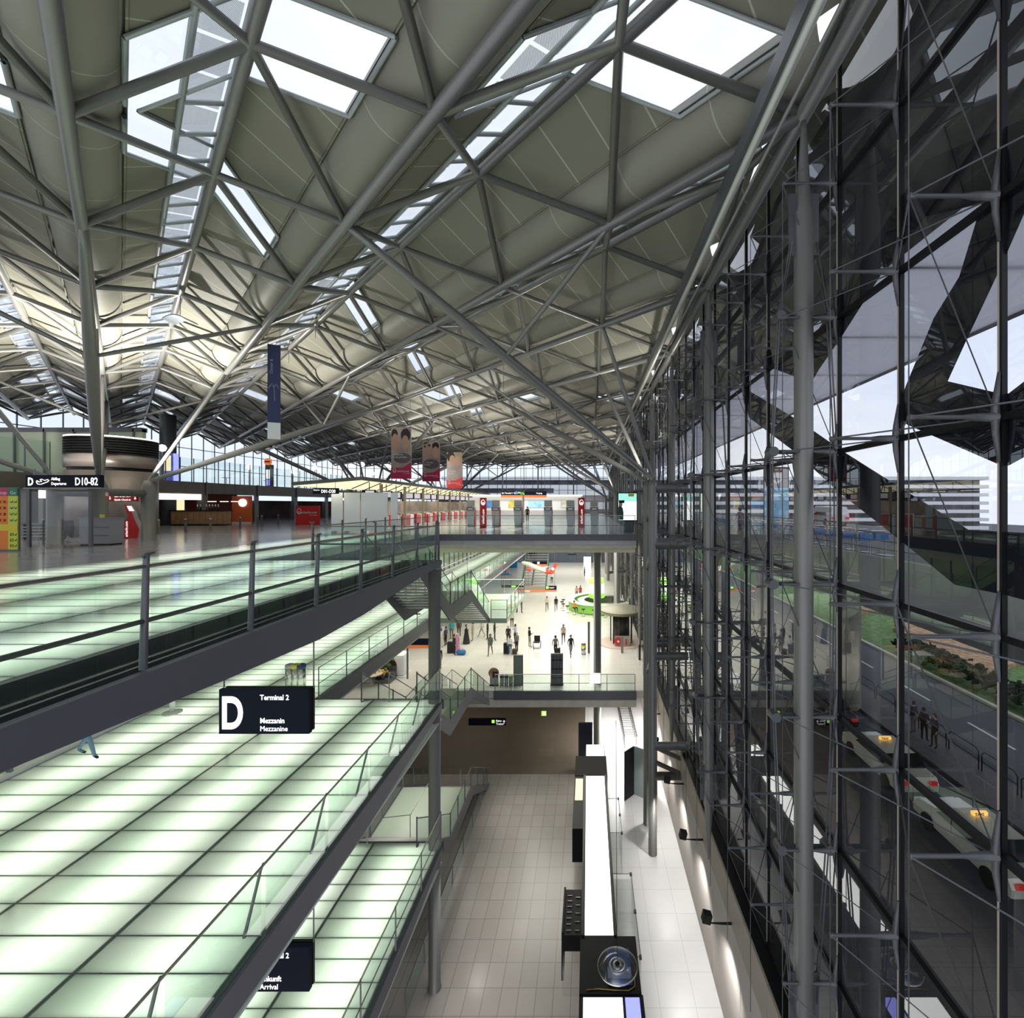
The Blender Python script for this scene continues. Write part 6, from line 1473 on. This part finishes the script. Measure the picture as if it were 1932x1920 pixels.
person(962, 1236, ZA, 1.65, 'stand', WT, JN, 'person in a white T-shirt and blue jeans seen from behind', 0)
person(975, 1231, ZA, 1.7, 'stand', GY, BK, 'person in a grey shirt beside the white T-shirt', P * .3, GH)
person(999, 1221, ZA, 1.78, 'talk', BK, KH, 'man in a dark jacket and khaki trousers pushing a wheelchair', -P * .35)
person(1048, 1238, ZA, 1.72, 'walk', GY, BK, 'traveller in grey pulling a black case near the round column', P * .1)
person(1063, 1214, ZA, 1.72, 'walk', KH, DB, 'traveller in brown tones behind the backpack wearer', P)
person(1077, 1238, ZA, 1.75, 'walk', BK, GY, 'traveller in a black coat with a big backpack', P * 1.1)
person(829, 1262, ZA, 1.7, 'stand', BK, GY, 'person in a black vest just right of the tall near column', 0)
person(1078, 1160, ZA, 1.75, 'sit', OG, BK, 'man in a coral shirt perched on a bar stool at the green bar', -.5, loc=Vector((bc.x + 4.75 * math.cos(math.radians(228)), bc.y + 4.75 * math.sin(math.radians(228)) - .1, ZA - .12)))
person(1088, 1128, ZA, 1.6, 'stand', cl('rose', (.6, .3, .28)), GY, 'person in a rose top at the back of the green bar', P)
person(1095, 1127, ZA, 1.6, 'stand', RD, GY, 'person in a red top at the back of the green bar', P)
person(165, 1428, ZM, 1.78, 'walk', GY, cl('light jeans', (.16, .27, .42)), 'person in light blue jeans walking on the mezzanine, only the legs below the deck beam', -P * .5)
person(995, 965, ZD, 1.75, 'stand', DB, BK, 'man in a brown jacket standing between the ticket machines', P, loc=Vector((at(995, 960, 52).x, 52, 0)))
for k, (px, py, l_) in enumerate(((1736, 1388, 'leftmost'), (1752, 1402, 'middle'), (1783, 1416, 'rightmost, bent forward'))):
    q_ = on(px, py, ZG); person(px, py, ZG, 1.78, ('stand', 'talk', 'talk')[k], BK, (GY, BK, DB)[k], 'person in dark clothes by the hoop railing outside, %s of the three' % l_, (.3, -P * .4, P * .5)[k], loc=Vector((17.7, q_.y, ZG + .13)))
person(1392, 1005, ZD, 1.75, 'walk', GY, BK, 'person with a backpack walking on the raised road outside', P * .1, loc=Vector((9.9, 30.5, 0)))
# luggage
def case(px, py, w_, h_, m_, lab, nm='suitcase'):
    p = on(px, py, ZA); t = thing(nm, lab, 'luggage', tuple(p)); box_obj('body', -w_ / 2, w_ / 2, -.15, .15, .05, h_, m_, t, .04)
    b_ = B(); tube(b_, [(-w_ * .3, .1, h_), (-w_ * .3, .12, h_ + .25), (w_ * .3, .12, h_ + .25), (w_ * .3, .1, h_)], .014, 5); mesh_obj('handle', b_, DARK, t)
    for x_ in (-w_ * .35, w_ * .35): b_ = B(); tube(b_, [(x_ - .02, .1, .04), (x_ + .02, .1, .04)], .04, 8); mesh_obj('wheel', b_, DARK, t)
case(850, 1232, .5, .95, BK, 'large black suitcase left of the man in black')
case(956, 1233, .5, .9, BK, 'black suitcase beside the person in blue jeans')
case(1052, 1241, .45, .8, BK, 'black case pulled by the traveller in grey')
case(971, 1234, .4, .45, DB, 'brown bag on the floor between the group of four', 'travel_bag')
t = thing('travel_bag', 'blue and black sports bag on the floor beside the pink dress', 'luggage', tuple(on(870, 1235, ZA))); b_ = B(); tube(b_, [(-.38, 0, .22), (-.3, 0, .22), (.3, 0, .22), (.38, 0, .22)], [.1, .21, .21, .1], 14); mesh_obj('body', b_, mat('blue bag cloth', (.02, .16, .33), .6), t); b_ = B(); tube(b_, [(-.2, 0, .4), (-.1, 0, .55), (.1, 0, .55), (.2, 0, .4)], .015, 5); mesh_obj('handle', b_, DARK, t)
t = thing('wheelchair', 'black wheelchair with bags pushed by the man in the dark jacket', 'wheelchair', tuple(on(1013, 1222, ZA)))
box_obj('seat', -.25, .25, -.25, .25, .48, .54, BLACK, t, .01); box_obj('backrest', -.25, .25, .22, .27, .54, 1.0, BLACK, t, .01); box_obj('bag', -.2, .2, .28, .42, .5, .9, BLACK, t, .03)
for sx in (-1, 1):
    b_ = B(); tube(b_, [(sx * .30, .1, .30), (sx * .33, .1, .30)], .30, 20); mesh_obj('wheel', b_, STEELD, t)
    b_ = B(); tube(b_, [(sx * .22, -.3, .08), (sx * .25, -.3, .08)], .08, 10); mesh_obj('front_wheel', b_, DARK, t)
    tube_obj('frame_tube', [(sx * .25, .27, 1.0), (sx * .25, .25, .5), (sx * .25, -.3, .45), (sx * .25, -.35, .1)], .015, CHROME, t, 6)
box_obj('footrest', -.2, .2, -.5, -.35, .08, .1, DARK, t)

# ================================================================== nest the small pieces under the part that carries them
NEST = {'panel': ('lettering', 'letter_d', 'aeroplane_symbol', 'symbol', 'arrow', 'logo', 'orange_strip', 'train_symbol', 'posters'), 'cloth': ('lettering', 'colour_field', 'printed_shape', 'logo', 'palm_print', 'white_foot'),
        'shaft': ('lug_plate',), 'case': ('screen', 'poster', 'leaflet_edge'), 'stop_panel': ('cross_symbol',), 'go_panel': ('tick_symbol', 'bottle_symbol', 'bag_symbol'), 'front': ('groove',),
        'poster': ('green_field', 'yellow_mark', 'printed_figure', 'printed_face', 'printed_cap'), 'brown_panel': ('shield', 'lettering'), 'roof_sign': ('sign_lettering',),
        'body': ('side_window', 'windscreen', 'rear_window', 'tail_light', 'headlight', 'side_panel', 'keyboard_shelf', 'card_slot', 'red_front', 'pink_front'), 'hose_reel': ('reel_hub',), 'logo_disc': ('logo_band',), 'opening': ('wheel_hub',)}
def stem(o): return o.name.split('.')[0]
for o in [x for x in COL.objects if x.parent is None and x.children]:
    for pn, kids in NEST.items():
        hs = [c for c in o.children if stem(c) == pn and c.type == 'MESH' and c.location.length < 1e-6 and c.rotation_euler.to_matrix().is_identity if True] if False else [c for c in o.children if stem(c) == pn and c.location.length < 1e-6]
        if len(hs) != 1: continue
        for c in list(o.children):
            if stem(c) in kids and not c.children: c.parent = hs[0]
